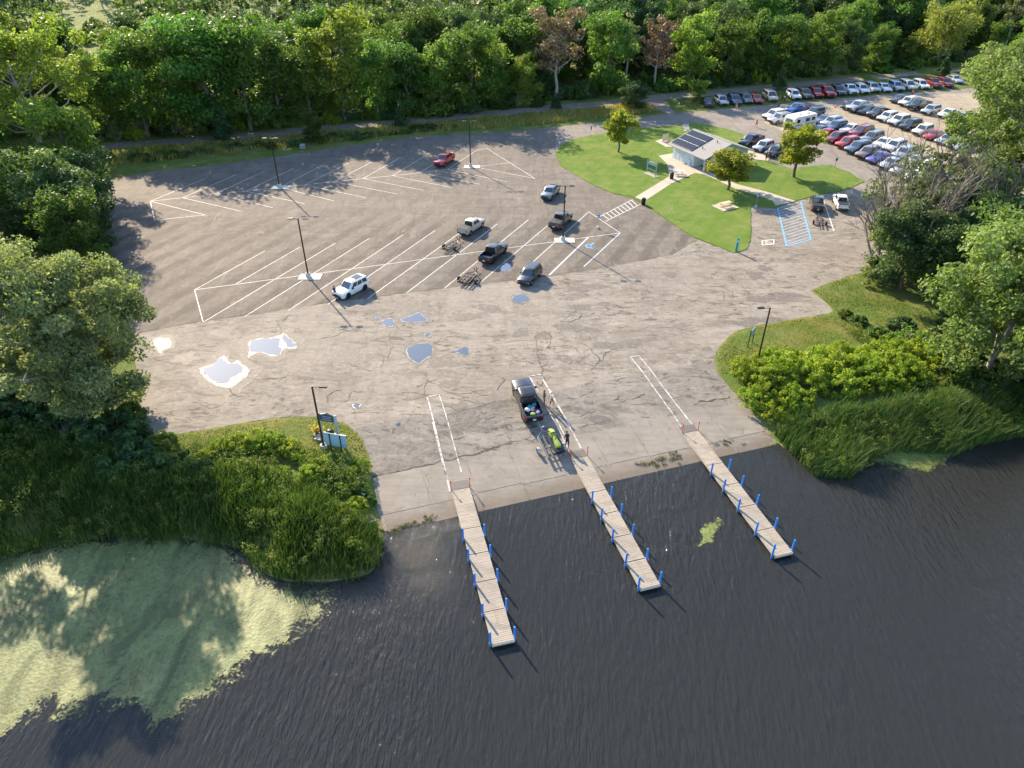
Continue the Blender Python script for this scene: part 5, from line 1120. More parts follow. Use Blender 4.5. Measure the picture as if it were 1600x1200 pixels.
fp = GP(496, 678); t = empty('flower_bed', (fp[0], fp[1], .03)); tag(t, 'yellow flowers with stones beside the kiosk sign', 'flowers')
rgf = random.Random(4); m_ = MB()
for i in range(60):
    x, y, z = rgf.gauss(0, .3), rgf.gauss(0, .25), rgf.uniform(.4, 1.0); m_.lathe([(.02, -.05), (.09, 0), (.03, .05)], (x, y, z), 6)
m_.build('blossoms', simple('yellow_petals', (.78, .52, .03), .7), t)
m_ = MB()
for i in range(40):
    x, y = rgf.gauss(0, .3), rgf.gauss(0, .25); m_.tube([(x*.6, y*.6, 0), (x, y, rgf.uniform(.4, .9))], .02, 4)
m_.build('stems', simple('flower_stems', (.08, .15, .03), .8), t)
for i in range(5):
    m_ = MB(); x, y = rgf.uniform(-.6, .6), rgf.uniform(-.55, -.3); m_.lathe([(.12, 0), (.17, .08), (.12, .17), (.04, .2)], (x, y, 0), 7); m_.build('stone', M_PAD, t)
na, nb = GP(511, 706), GP(545, 714); d = nb-na; L = float(np.linalg.norm(d)); nx_ = (na+nb)/2
t = empty('notice_board', (nx_[0], nx_[1], 0), math.atan2(d[1], d[0])); tag(t, 'blue-grey notice board on two dark posts seen from behind, left of ramp', 'sign')
m_ = MB(); m_.box((0, .03, 1.35), (L, .05, 1.45)); m_.build('panel', M_TEAL, t)
for s in (-1, 1): m_ = MB(); m_.tube([(s*L*.24, -.05, 0), (s*L*.24, -.05, 2.1)], .05, 5); m_.build('post', M_BLACK, t)
# sign pair by the right hand pole
a, b = GP(1168, 543), GP(1175, 536); d = b-a; L = max(float(np.linalg.norm(d)), .9)
t = empty('ramp_sign', (*((a+b)/2)[:2], .05), math.atan2(d[1], d[0])); tag(t, 'dark framed sign on two posts on the right grass, edge on', 'sign')
for s in (-1, 1): m_ = MB(); m_.tube([(s*L/2, 0, 0), (s*L/2, 0, 2.2)], .05, 5); m_.build('post', M_BLACK, t)
m_ = MB(); m_.box((0, 0, 1.65), (L, .06, .95)); m_.build('panel', M_TEAL, t)
# loose boards in the weeds and the small verge junction box
for i, (a, b) in enumerate([((534, 755), (544, 785)), ((536, 756), (571, 782))]):
    A_, B_ = GP(*a), GP(*b); d = B_-A_; L = float(np.linalg.norm(d)); m_ = MB(); m_.loft([[(x, -.09, -.02), (x, .09, -.02), (x, .08, .03), (x, -.08, .03)] for x in (-L/2, 0, L/2)])
    o = m_.build('loose_board', simple('bleached_board', (.42, .38, .32), .9), None, tuple((A_+B_)/2+np.array([0, 0, .55])), math.atan2(d[1], d[0])); tag(o, ['shorter bleached board lying in weeds left of the ramp', 'longer bleached board lying in weeds left of the ramp'][i], 'board')
p = G(473, 232, .1); m_ = MB(); m_.loft([[(-.5, -.35, 0), (.5, -.35, 0), (.5, .35, 0), (-.5, .35, 0)], [(-.5, -.35, .7), (.5, -.35, .7), (.5, .35, .75), (-.5, .35, .75)], [(-.42, -.3, .8), (.42, -.3, .8), (.42, .3, .85), (-.42, .3, .85)]])
o = m_.build('utility_box', simple('box_grey', (.25, .27, .27), .7), None, p); tag(o, 'grey utility box in the weeds on the upper verge', 'utility box')
# ------------------------------------------------------------------ trees
def leaves(C, Rr, per, size, rg, up=.45, aspect=.55):
    """leaf faces scattered in ellipsoidal clumps C (n,3) with radii Rr (n,3)"""
    n = len(C); idx = np.repeat(np.arange(n), per); m = len(idx)
    d = rg.normal(size=(m, 3)); d /= np.linalg.norm(d, axis=1, keepdims=True)+1e-9
    rad = rg.uniform(.15, 1.0, (m, 1))**.55
    p = C[idx]+d*rad*Rr[idx]
    nr = rg.normal(size=(m, 3))*.75+d*.5+np.array([0, 0, up]); nr /= np.linalg.norm(nr, axis=1, keepdims=True)
    t_ = np.cross(nr, rg.normal(size=(m, 3))); t_ /= np.linalg.norm(t_, axis=1, keepdims=True)+1e-9; b = np.cross(nr, t_)
    s = size*rg.uniform(.6, 1.35, (m, 1))
    V = np.stack([p-t_*s, p+b*s*aspect, p+t_*s, p-b*s*aspect], 1).reshape(-1, 3)
    F = np.arange(m*4).reshape(m, 4)
    ct = rg.normal(.5, .16, n)[idx]; tint = np.clip(ct+rg.normal(0, .17, m), 0, 1)
    return V, F, np.repeat(tint, 4)
def skeleton(rg, h, r, base, nl, shape, lean, sub=3):
    lx, ly = lean; trunk = []; nT = 7
    wob = rg.normal(0, .012*h, (nT, 2)); wob[0] = 0
    for i in range(nT):
        t_ = i/(nT-1); trunk.append(np.array([lx*h*t_**1.3+wob[i, 0], ly*h*t_**1.3+wob[i, 1], h*.88*t_]))
    trunk = np.array(trunk)
    def at(z): return np.array([np.interp(z, trunk[:, 2], trunk[:, i]) for i in (0, 1)]+[z])
    def env(t_):
        if shape == 'cone': return max(.08, 1-t_)**.8
        if shape == 'vase': return .45+.75*math.sin(min(1, t_*1.05)*math.pi*.62)
        if shape == 'oval': return max(.15, math.sin(math.pi*(.12+.83*t_)))
        return max(.2, math.sin(math.pi*(.18+.74*t_)))**.7
    limbs = []; tips = []
    for i in range(nl):
        t_ = (i+rg.uniform(.1, .9))/nl; z = h*(base+(.84-base)*t_*.92); az = i*2.39996+rg.uniform(-.5, .5)
        ln = r*env(t_)*rg.uniform(.72, 1.12); el = math.radians(rg.uniform(15, 40)+t_*22) if shape != 'cone' else math.radians(rg.uniform(-5, 20))
        s = at(z*.93); dv = np.array([math.cos(az)*math.cos(el), math.sin(az)*math.cos(el), math.sin(el)])
        e = s+dv*ln/max(.5, math.cos(el)); e[2] = min(e[2], h*.97); mid = (s+e)/2+rg.normal(0, .05*ln, 3)+np.array([0, 0, -.04*ln])
        limbs.append(([s, mid, e], .022*h*(.9-.6*t_)*.42))
        tips.append((e, 1.0)); tips.append((mid+(e-mid)*.35+rg.normal(0, .12*ln, 3), .85))
        for k in range(sub):
            q = s+(e-s)*rg.uniform(.4, .85); w = rg.normal(0, 1, 3); w[2] = abs(w[2])*.6; w /= np.linalg.norm(w); f = q+w*ln*rg.uniform(.28, .5)
            f[2] = min(f[2], h*.99); limbs.append(([q, (q+f)/2+rg.normal(0, .03*ln, 3), f], .006*h*.5)); tips.append((f, .8))
    tips.append((at(h*.88)+np.array([0, 0, .05*h]), .9)); tips.append((at(h*.8), .9))
    return trunk, limbs, tips
def tree_meshes(seed, h, r, base, nl, clump, per, leaf, lmat, shape='round', lean=(0, 0), bark=M_BARK, sub=3, skip=0.0, aspect=.55, droop=1.0):
    rg = np.random.default_rng(seed); trunk, limbs, tips = skeleton(rg, h, r, base, nl, shape, lean, sub)
    m_ = MB(); nT = len(trunk); r0 = .017*h+.05
    m_.tube([trunk[0]-np.array([0, 0, .4])]+list(trunk), [r0*1.45]+[r0*(1.12-.95*i/(nT-1)) for i in range(nT)], 8)
    for pts, w in limbs: m_.tube(pts, [w, w*.7, w*.22], 5 if w > .08 else 4, False)
    tm = m_.mesh('trunk', bark, 60)
    tips = [t_ for t_ in tips if rg.random() >= skip]
    C = np.array([t_[0] for t_ in tips]); S = np.array([t_[1] for t_ in tips])*rg.uniform(.7, 1.35, len(tips))*clump
    Rr = np.stack([S*rg.uniform(.85, 1.25, len(S)), S*rg.uniform(.85, 1.25, len(S)), S*rg.uniform(.55, .85, len(S))*droop], 1)
    V, F, T = leaves(C, Rr, per, leaf, rg, .45, aspect)
    return tm, mesh_np('crown', V, F, lmat, False, T)
def plant_tree(name, P, meshes, label, cat='tree', group=None, rz=0.0, sc=1.0, scz=None):
    t = empty(name, P, rz); t.scale = (sc, sc, scz or sc); tag(t, label, cat, group)
    mobj('trunk', meshes[0], t); mobj('crown', meshes[1], t); return t
# prototypes, 1 unit = metres at scale 1
FB = [tree_meshes(101+i, 16, [5.2, 4.0, 4.8, 3.7, 5.4][i], .05, 13, [2.0, 1.7, 1.9, 1.6, 2.1][i], 190, .28, [L_GREEN, L_GREEN, L_LIGHT, L_GREEN, L_DARK][i], ['round', 'oval', 'round', 'oval', 'round'][i], (0, 0), M_BARK, 2) for i in range(5)]
BR = [tree_meshes(121+i, 18, 5.2, .28, 18, 1.35, 42, .32, L_BROWN, 'round', (0, 0), M_BARKG, 4, .12) for i in range(2)]
SP = [tree_meshes(131+i, 17, 3.6, .35, 14, 1.1, 30, .34, L_GREY, 'oval', (0, 0), M_BARKG, 3, .25) for i in range(2)]
CONE = [tree_meshes(141+i, 8, 2.5, .06, 26, .75, 50, .24, L_DARK, 'cone', (0, 0), M_BARK, 2) for i in range(2)]
PINE = [tree_meshes(145, 17, 3.6, .12, 30, 1.1, 45, .36, L_DARK, 'cone', (0, 0), M_BARK, 2)]
WIL = [tree_meshes(151, 14, 6.2, .2, 22, 1.6, 95, .34, L_GOLD, 'round', (0, 0), M_BARK, 3, 0, .3, 1.7)]
LW = [tree_meshes(161+i, 7.5, 2.7, .24, 18, .78, 75, .19, L_LAWN, ['oval', 'round', 'oval'][i], (0, 0), M_BARK, 3) for i in range(3)]

# lawn trees
for i, (bx, by, ty, lb, wsc) in enumerate([(966, 238, 170, 'young tree on the lawn left of the restroom', 1.0), (1137, 297, 236, 'round young tree in front of the restroom by the walkway', 1.55), (1240, 277, 194, 'young tree on the lawn right of the restroom', 1.2)]):
    P = GP(bx, by); h = Ht(bx, by, ty); s = h/7.6; plant_tree('lawn_tree', P, LW[i], lb, 'tree', 'young lawn trees', i*1.3, s*wsc, s)

# forest behind the trail: front individuals measured from the photograph
def fb(x): return float(np.interp(x, [-200, 150, 400, 600, 800, 960, 1100, 1300, 1500, 1800], [250, 219, 200, 186, 168, 149, 136, 117, 101, 78]))
front = [(178, 92, 0), (232, 52, 0), (285, 40, 0), (340, 18, 0), (392, 22, 0), (440, 50, 1), (488, 70, 0), (540, 8, 2), (590, 58, 1), (640, 66, 0), (692, 62, 2), (738, 32, 0), (778, 92, 1), (950, 14, 0), (1075, 20, 2), (1130, 28, 0), (1175, 12, 1), (1225, 20, 0), (1275, 14, 2), (1320, 30, 4), (1365, 40, 0), (1410, 55, 1), (1545, 30, 0), (1600, 10, 2)]
rgt = random.Random(77)
NM = {0: 'broad green tree', 1: 'upright green tree', 2: 'light green tree', 4: 'dark green tree'}
FL = {178: 'at the far left end of the trail', 232: 'second from the left along the trail', 285: 'behind the trail above the left stall row', 340: 'rising behind the small cone tree', 392: 'behind the left light pole', 440: 'left of the bushy sapling by the trail', 488: 'behind the bushy sapling by the trail', 540: 'taller than its neighbours, above the stall row', 590: 'right of the tallest light green tree', 640: 'behind the small dark cone tree', 692: 'above the red pickup truck', 738: 'behind the light pole by the red pickup', 778: 'left of the low yellow-green tree', 950: 'between the two brown trees', 1075: 'right of the smaller brown tree', 1130: 'behind the black sedan on the verge', 1175: 'behind the red sports car on the verge', 1225: 'behind the motorcycles', 1275: 'behind the two red vehicles on the verge', 1320: 'behind the white pickup on the verge', 1365: 'behind the middle of the verge row', 1410: 'left of the golden willow', 1545: 'right of the golden willow', 1600: 'at the far right edge of the forest'}
occ = []
for bx, ty, kd in front:
    by = fb(bx)-rgt.uniform(0, 3)+(3 if bx < 460 else 0); P = G(bx, by, 0); h = Ht(bx, by, ty)
    plant_tree('forest_tree', P, FB[kd], '%s %s' % (NM[kd], FL[bx]), 'tree', 'trees at the forest edge', rgt.uniform(0, 6), h/16*rgt.uniform(.92, 1.15), h/16); occ.append((P[0], P[1], 4.5))
for (bx, ty, ms, nm, lb, w_) in [(868, 8, BR[0], 'dying_tree', 'large brown dying tree with sparse leaves behind the trail', 1.0), (1022, 22, BR[1], 'dying_tree', 'smaller brown dying tree right of the tall green tree', .85), (820, 84, FB[2], 'forest_tree', 'low rounded yellow-green tree beside the trail', 1.1), (1462, 5, WIL[0], 'willow_tree', 'golden drooping willow behind the far end of the verge row', 1.1)]:
    by = fb(bx)-3; P = G(bx, by, 0); h = Ht(bx, by, ty); k = {id(BR[0]): 18, id(BR[1]): 18, id(FB[2]): 16, id(WIL[0]): 14}[id(ms)]
    plant_tree(nm, P, ms, lb, 'tree', None, rgt.uniform(0, 6), h/k*w_, h/k); occ.append((P[0], P[1], 4.5))
# small trees between trail and car park
for bx, by, ty, ms, k, lb, w_ in [(352, 220, 158, CONE[0], 8, 'small dark cone tree on the verge above the left stalls', 1.0), (493, 224, 172, FB[1], 16, 'small bushy sapling on the verge above the stalls', 1.3), (627, 199, 156, CONE[1], 8, 'small dark cone tree beside the trail, above the stalls', .95), (990, 174, 126, FB[4], 16, 'small round dark tree at the path joining the trail', 1.6), (1091, 158, 124, FB[2], 16, 'small light green tree left of the black sedan', 1.35), (1218, 140, 98, CONE[0], 8, 'small cone tree behind the verge cars', .9), (1472, 119, 83, CONE[1], 8, 'small cone tree behind the far maroon SUV', 1.0), (868, 172, 145, CONE[0], 8, 'low dark bushy tree beside the trail below the brown tree', 1.2)]:
    P = G(bx, by, 0); h = Ht(bx, by, ty); plant_tree('verge_tree', P, ms, lb, 'tree', 'small trees along the trail', rgt.uniform(0, 6), h/k*w_, h/k)

# rest of the forest, jittered grid
cl1 = G(168, 36, 0); cl2 = G(1440, 12, 0)
def in_clear(x, y): return math.hypot((x-cl1[0])/9, (y-cl1[1])/32) < 1 or math.hypot((x-cl2[0])/28, (y-cl2[1])/50) < 1
fx = np.array([-200, 150, 400, 600, 800, 960, 1100, 1300, 1500, 1800]); FLW = np.array([G(x, fb(x)-8, 0)[:2] for x in fx])
cand = []
sp = 9.2
for j in range(0, 42):
    for i in range(-42, 42):
        x = i*sp+(j % 2)*sp/2+rgt.uniform(-2.6, 2.6); y = 118+j*sp+rgt.uniform(-2.6, 2.6)
        if abs(x) > .74*y+26: continue
        yl = np.interp(x, FLW[:, 0], FLW[:, 1])
        if y < yl+3 or in_clear(x, y): continue
        dd = y-yl
        if any(math.hypot(x-a, y-b) < c for a, b, c in occ): continue
        if dd > 60 and rgt.random() < .35: continue
        cand.append((dd, x, y))
cand.sort(); LM = [(230, 'the left end of the trail'), (330, 'the left stall corner'), (420, 'the small dark cone tree'), (520, 'the left light pole'), (600, 'the tall light green tree'), (670, 'the second cone tree'), (760, 'the red pickup truck'), (840, 'the low yellow-green tree'), (910, 'the large brown tree'), (985, 'the left lawn tree'), (1060, 'the smaller brown tree'), (1130, 'the restroom'), (1200, 'the red sports car'), (1280, 'the camper'), (1360, 'the white verge pickup'), (1440, 'the far gravel row'), (1610, 'the golden willow')]
def landmark(x, y):
    px = 800+FPX*x/(y*CT+CAM_H*ST)
    if px < -10 or px > 1610: return 'beyond the edge of the view'
    return 'above '+next(n for q, n in LM if px < q)
near_, far_ = [c for c in cand if c[0] < 46][:250], None
far_ = [c for c in cand if c not in near_]
def cap_(x, y, hh):                                             # the grassy opening at the upper left stays in view
    dp_ = y*CT+CAM_H*ST; px = 800+FPX*x/dp_; py = 600-FPX*(y*ST-CAM_H*CT)/dp_
    if 118 < px < 205 and py > 50:
        v = (600-84)/FPX; return max(3.0, min(hh, CAM_H+y*(v*CT-ST)/(CT+v*ST)))
    return hh
GL = {0: 'broad green tree', 1: 'narrow upright green tree', 2: 'light green tree', 4: 'dark green tree', 5: 'sparse grey-green tree', 6: 'dark conifer'}
for dd, x, y in near_:
    r_ = rgt.random(); kd = 0 if r_ < .3 else 1 if r_ < .5 else 2 if r_ < .62 else 4 if r_ < .84 else 5 if r_ < .94 else 6
    ms = SP[rgt.randrange(2)] if kd == 5 else PINE[0] if kd == 6 else FB[kd]
    hh = rgt.uniform(11, 18) if dd < 16 else rgt.uniform(12, 22); hh = cap_(x, y, hh); lb = '%s %s forest, %s' % (GL[kd], 'just inside the' if dd < 16 else 'halfway into the' if dd < 32 else 'deep in the', landmark(x, y)); plant_tree('forest_tree', (x, y, 0), ms, lb, 'tree', 'forest trees, '+lb, rgt.uniform(0, 6), hh/16*rgt.uniform(.9, 1.2), hh/16)
# far wood: one mass
rg = np.random.default_rng(8); Cs, Rs, TB = [], [], MB()
for dd, x, y in far_:
    z0 = float(terr(np.array([x]), np.array([y]))[0]) if abs(x)+abs(y) > 250 else 0
    h = cap_(x, y, rg.uniform(12, 23)); r = rg.uniform(3, 5.2); con = rg.random() < .2
    n = 12
    for q in range(n):
        t_ = rg.uniform(.25, 1); rr_ = r*(1.1*(1.05-t_) if con else math.sin(math.pi*(.2+.72*t_)))*rg.uniform(.2, .85); a = rg.uniform(0, 6.28)
        Cs.append((x+rr_*math.cos(a), y+rr_*math.sin(a), z0+h*t_)); s_ = rg.uniform(1.1, 1.9); Rs.append((s_, s_, s_*.75))
    TB.tube([(x, y, z0-.5), (x+rg.normal(0, .3), y, z0+h*.8)], [.28, .06], 4, False)
V, F, T = leaves(np.array(Cs), np.array(Rs), 22, .62, rg)
wood = mobj('distant_wood', mesh_np('distant_wood', V, F, leafmat('far_wood', [(.03, .06, .02), (.06, .10, .026), (.10, .145, .036), (.15, .18, .06)], .45, .0, .0), False, T)); tag(wood, 'distant mixed green wood filling the top of the view', 'forest', kind='stuff')
tw = TB.build('trunks', M_BARKG, wood); tw['kind'] = 'stuff'

# shrubs -------------------------------------------------------------------------
def shrub_mesh(seed, r, h, n, per, leaf, mat, aspect=.5, up=.5, cs=1.0):
    rg = np.random.default_rng(seed); C = []; S = []
    for i in range(n):
        a = rg.uniform(0, 6.28); q = r*math.sqrt(rg.uniform(0, 1)); hz = h*(1-(q/r)**2*.75)*rg.uniform(.3, 1.0)
        C.append((q*math.cos(a), q*math.sin(a), hz)); s_ = rg.uniform(.22, .42)*r*.75*cs*(1.3 if rg.random() < .15 else 1); S.append((s_, s_, s_*.8))
    V, F, T = leaves(np.array(C), np.array(S), per, leaf, rg, up, aspect)
    m_ = MB()
    for i in range(7):
        c = C[i]; m_.tube([(c[0]*.15, c[1]*.15, -.2), (c[0]*.5, c[1]*.5, c[2]*.5), c], [.05, .035, .012], 4, False)
    return m_.mesh('stems', M_BARK), mesh_np('foliage', V, F, mat, False, T)
SH = [shrub_mesh(201+i, 1.7, 2.0, 75, 52, .105, L_SHRUB, .4, .6, .62) for i in range(3)]
SD = [shrub_mesh(211+i, 2.0, 2.4, 30, 75, .24, [L_GREEN, L_DARK][i % 2]) for i in range(4)]
SW = [shrub_mesh(221, 1.7, 2.6, 30, 80, .15, L_WILLOW)]
def plant_shrub(P, ms, label, group, rz, sx, sz, name='shrub'):
    t = empty(name, P, rz); t.scale = (sx, sx, sz); tag(t, label, 'shrub', group); mobj('stems', ms[0], t); mobj('foliage', ms[1], t); return t
def gz(p):
    return np.array([p[0], p[1], float(terr(np.array([p[0]]), np.array([p[1]]))[0])])
def rg_(px, py): return 'under the dense green tree' if px > 1485 else 'on the grass tip' if px < 1380 else 'beside the dark trees' if py < 565 else 'behind the bright shrubs'
def rb_(px, py): return 'beside the light pole' if px < 1215 else 'by the dark trees' if px > 1400 else 'along the grass edge' if py < 580 else 'above the reeds, left half' if px < 1300 else 'above the reeds, right half'
# bright shrubs on the right bank
sid = 0
for px, py, s, k in [(1165, 590, 1.0, 0), (1190, 600, 1.1, 1), (1225, 592, 1.15, 2), (1200, 620, 1.0, 0), (1255, 610, 1.1, 1), (1285, 590, 1.15, 0), (1310, 615, 1.0, 2), (1335, 598, 1.1, 1), (1365, 610, 1.1, 0), (1392, 590, 1.15, 2), (1418, 606, 1.1, 1), (1240, 635, .9, 1), (1275, 570, .8, 2), (1345, 570, .9, 0), (1200, 575, .85, 1), (1175, 625, .8, 2), (1440, 580, 1.0, 0), (1310, 560, .7, 1), (1235, 568, .7, 0), (1300, 590, 1.1, 2), (1350, 590, 1.1, 1), (1265, 590, 1.1, 0), (1400, 570, 1.0, 1), (1425, 560, .9, 2), (1375, 555, .8, 0), (1210, 645, .8, 0)]:
    plant_shrub(gz(G(px, py, -.2)), SH[k], 'bright yellow-green shrub on the right bank, '+rb_(px, py), 'bright shrubs on the right bank, '+rb_(px, py), px*.7, s*1.2, s*1.45)
for px, py, s, ms in [(1395, 545, .9, SD[0]), (1430, 540, 1.0, SD[2]), (1370, 525, .6, SD[0]), (1340, 505, .5, SD[2]), (1410, 515, .8, SD[1]), (1460, 555, 1.1, SD[3]), (1320, 495, .45, SD[0]), (1440, 620, .8, SD[2]), (1480, 590, .9, SD[1]), (1500, 600, 1.1, SD[0]), (1530, 610, 1.1, SD[1]), (1560, 600, 1.2, SD[3]), (1595, 605, 1.2, SD[0]), (1470, 535, .9, SD[1]), (1500, 560, 1.1, SD[3]), (1490, 510, 1.0, SD[1])]:
    plant_shrub(gz(G(px, py, 0)), ms, 'green bush on the right bank, '+rg_(px, py), 'green bushes on the right bank, '+rg_(px, py), px*.3, s, s*.9)
plant_shrub(gz(G(1425, 545, 0)), SW[0], 'silvery green bush with pale leaves behind the bright shrubs', None, 1, 1.1, 1.0); plant_shrub(gz(G(1462, 560, 0)), SH[0], 'yellow-green bush below the leaning trunk on the right', None, 1, 1.2, 1.3)
def lk_(px, py): return 'at the left view edge' if px < 100 else 'in the clump left of the kiosk' if px < 480 and py < 728 else 'by the loose boards' if px > 505 and py > 760 else 'beside the ramp edge' if px > 540 else 'below the notice board' if px > 470 else 'among the reeds'
def lb_(px, py): return 'under the willow' if py < 705 and px < 240 else 'behind the kiosk grass' if py < 745 and px < 400 else 'by the loose boards' if px > 420 and py < 800 else 'among the reeds'
# left bank
for px, py, s, k in [(375, 705, .95, 0), (400, 700, 1.0, 1), (425, 707, 1.0, 2), (450, 712, .85, 0), (350, 712, .8, 1), (500, 738, .75, 0), (490, 752, .8, 2), (565, 730, .55, 1), (550, 745, .5, 2), (325, 722, .6, 2), (545, 800, .7, 0), (557, 790, .6, 1), (470, 722, .6, 1), (440, 745, .5, 0), (410, 760, .45, 1), (460, 790, .45, 2), (520, 815, .5, 0), (380, 735, .5, 2), (300, 735, .5, 0), (535, 770, .5, 2), (500, 790, .4, 1), (30, 720, .6, 0), (60, 745, .5, 1), (10, 760, .6, 2)]:
    plant_shrub(gz(G(px, py, -.3)), SH[k], 'bright yellow-green shrub on the left bank, '+lk_(px, py), 'bright shrubs on the left bank, '+lk_(px, py), px*.7, s, s*.95)
for px, py, s, ms in [(60, 660, 1.2, SD[1]), (100, 675, 1.2, SD[3]), (140, 690, 1.1, SD[1]), (20, 690, 1.1, SD[2]), (185, 672, 1.0, SD[3]), (30, 640, 1.2, SD[1]), (205, 655, .8, SD[0]), (90, 640, 1.1, SD[3]), (-20, 660, 1.2, SD[1]), (255, 700, .7, SD[0]), (220, 715, .9, SD[1]), (290, 725, .6, SD[2]), (210, 690, .9, SD[3]), (180, 740, 1.0, SD[1]), (320, 740, .6, SD[3]), (250, 740, .8, SD[1]), (520, 765, .5, SD[2]), (560, 760, .4, SD[0]), (575, 775, .35, SD[2]), (515, 730, .45, SD[0]), (430, 780, .4, SD[0]), (340, 770, .45, SD[1]), (270, 775, .5, SD[3]), (480, 830, .4, SD[2]), (400, 810, .4, SD[1]), (550, 850, .35, SD[0]), (120, 770, .5, SD[1]), (200, 780, .5, SD[0])]:
    plant_shrub(gz(G(px, py, -.2)), ms, 'dark green bush on the shaded left bank, '+lb_(px, py), 'dark bushes on the left bank, '+lb_(px, py), px*.3, s, s*.8)
# understory along the forest and on the left side of the lot
ub = 0
for bx in range(165, 1500, 12):
    if rgt.random() < .1: continue
    by = fb(bx)+rgt.uniform(-9, 2); P = G(bx, by, 0); s = rgt.uniform(.8, 1.75)
    plant_shrub(P, rgt.choice(SD+[SH[1], SW[0]]), 'leafy bush at the foot of the forest, '+landmark(P[0], P[1]), 'bushes at the foot of the forest, '+landmark(P[0], P[1]), rgt.uniform(0, 6), s, s*rgt.uniform(.8, 1.2))
for bx in range(215, 720, 19):
    by = np.interp(bx, [170, 330, 500, 700], [258, 240, 224, 203])+rgt.uniform(-7, 0); P = G(bx, by, 0); s = rgt.uniform(.42, .75)
    plant_shrub(P, rgt.choice(SD), 'low leafy bush on the verge below the trail, near '+landmark(P[0], P[1])[6:], 'low bushes on the verge, '+landmark(P[0], P[1]), rgt.uniform(0, 6), s*1.2, s*.8)

# left side: big light tree, shaded thicket, silver willow
h1 = Ht(86, 268, 30); BIG = tree_meshes(301, h1, 12.5, .26, 24, 2.1, 260, .28, L_LIGHT, 'round', (-.05, -.02), M_BARKG, 3)
plant_tree('cottonwood_tree', G(86, 268, 0), BIG, 'tall light green tree with pale leaning trunk at the left edge', 'tree')
th = [(20, 310, 252, 4), (130, 306, 150, 2), (146, 350, 232, 4), (148, 398, 282, 4), (120, 305, 245, 4), (128, 335, 275, 4), (60, 330, 230, 0), (105, 365, 290, 4), (138, 375, 315, 4), (20, 380, 270, 0), (70, 400, 315, 4), (-40, 330, 160, 0), (-60, 420, 250, 2), (130, 420, 350, 4), (126, 390, 232, 4), (132, 430, 300, 0), (-100, 300, 90, 0), (-30, 250, 60, 0), (150, 262, 205, 0), (-120, 480, 250, 2), (-60, 560, 330, 0), (-150, 620, 350, 0), (-120, 250, 20, 0), (-200, 400, 150, 1)]  # some trees nearest the lot are added and sized to throw shade onto it
def lt_(by): return 'beside the leaning trunk' if by < 320 else 'above the willow crown' if by < 380 else 'behind the willow'
for i, (bx, by, ty, kd) in enumerate(th):
    P = G(bx, by, 0); h = Ht(bx, by, ty); inn = bx >= 0
    plant_tree('thicket_tree', P, FB[kd], ('%s in the shaded thicket left of the lot, ' if inn else '%s of the wood beyond the left edge, ') % NM[kd]+lt_(by), 'tree', ('trees left of the car park, ' if inn else 'trees beyond the left edge, ')+lt_(by), rgt.uniform(0, 6), h/16*1.05, h/16)
for i, (px, py, s) in enumerate([(150, 300, .9), (155, 330, 1.0), (150, 360, 1.0), (140, 395, 1.1), (100, 330, 1.2), (60, 360, 1.2), (110, 285, 1.0), (150, 270, .8), (30, 340, 1.2), (165, 420, .8), (170, 250, .7)]):
    plant_shrub(G(px, py, 0), SD[i % 4], 'dark bush in the shaded thicket left of the lot', 'dark bushes left of the lot', px*.2, s, s)
# bare tree maker
def bare_mesh(seed, h, spread, n0, depth=3, r0=.12):
    rgb = random.Random(seed); m_ = MB()
    def grow(p, d, L, r, dep):
        pts = [p]; q = p
        for i in range(3):
            d = (d+Vector((rgb.gauss(0, .12), rgb.gauss(0, .12), rgb.gauss(.04, .08)))).normalized(); q = q+d*L/3; pts.append(q)
        m_.tube(pts, [r, r*.8, r*.6, r*.42], 5 if r > .05 else 3, False)
        if dep:
            for k in range(rgb.randint(3, 4)):
                a = pts[rgb.randint(1, 3)]; nd = (d+Vector((rgb.gauss(0, spread), rgb.gauss(0, spread), rgb.gauss(.1, spread*.6)))).normalized(); grow(a, nd, L*rgb.uniform(.5, .72), r*.5, dep-1)
    for i in range(n0):
        a = 2*math.pi*i/n0+rgb.uniform(-.4, .4); grow(Vector((.25*math.cos(a), .25*math.sin(a), -.3)), Vector((math.cos(a)*.45, math.sin(a)*.45, 1)).normalized(), h*.5, r0, depth)
    return m_.mesh('branches', simple('weathered_bark', (.20, .175, .15), .95, 0, .1, .35, 4))
def bare_tree(P, me, label, sc, rz, name='bare_tree', leaves_=None):
    t = empty(name, P, rz); t.scale = (sc,)*3; tag(t, label, 'tree'); mobj('branches', me, t)
    if leaves_: mobj('crown', leaves_, t)
    return t
BM = [bare_mesh(5, 9, .4, 4, 4, .15), bare_mesh(16, 8, .45, 5, 4, .14)]
bare_tree(G(30, 385, 0), BM[0], 'bare grey shrub-like tree in the left thicket', .75, 0); bare_tree(G(70, 345, 0), BM[1], 'second bare grey tree in the left thicket, nearer the lot', .55, 1)
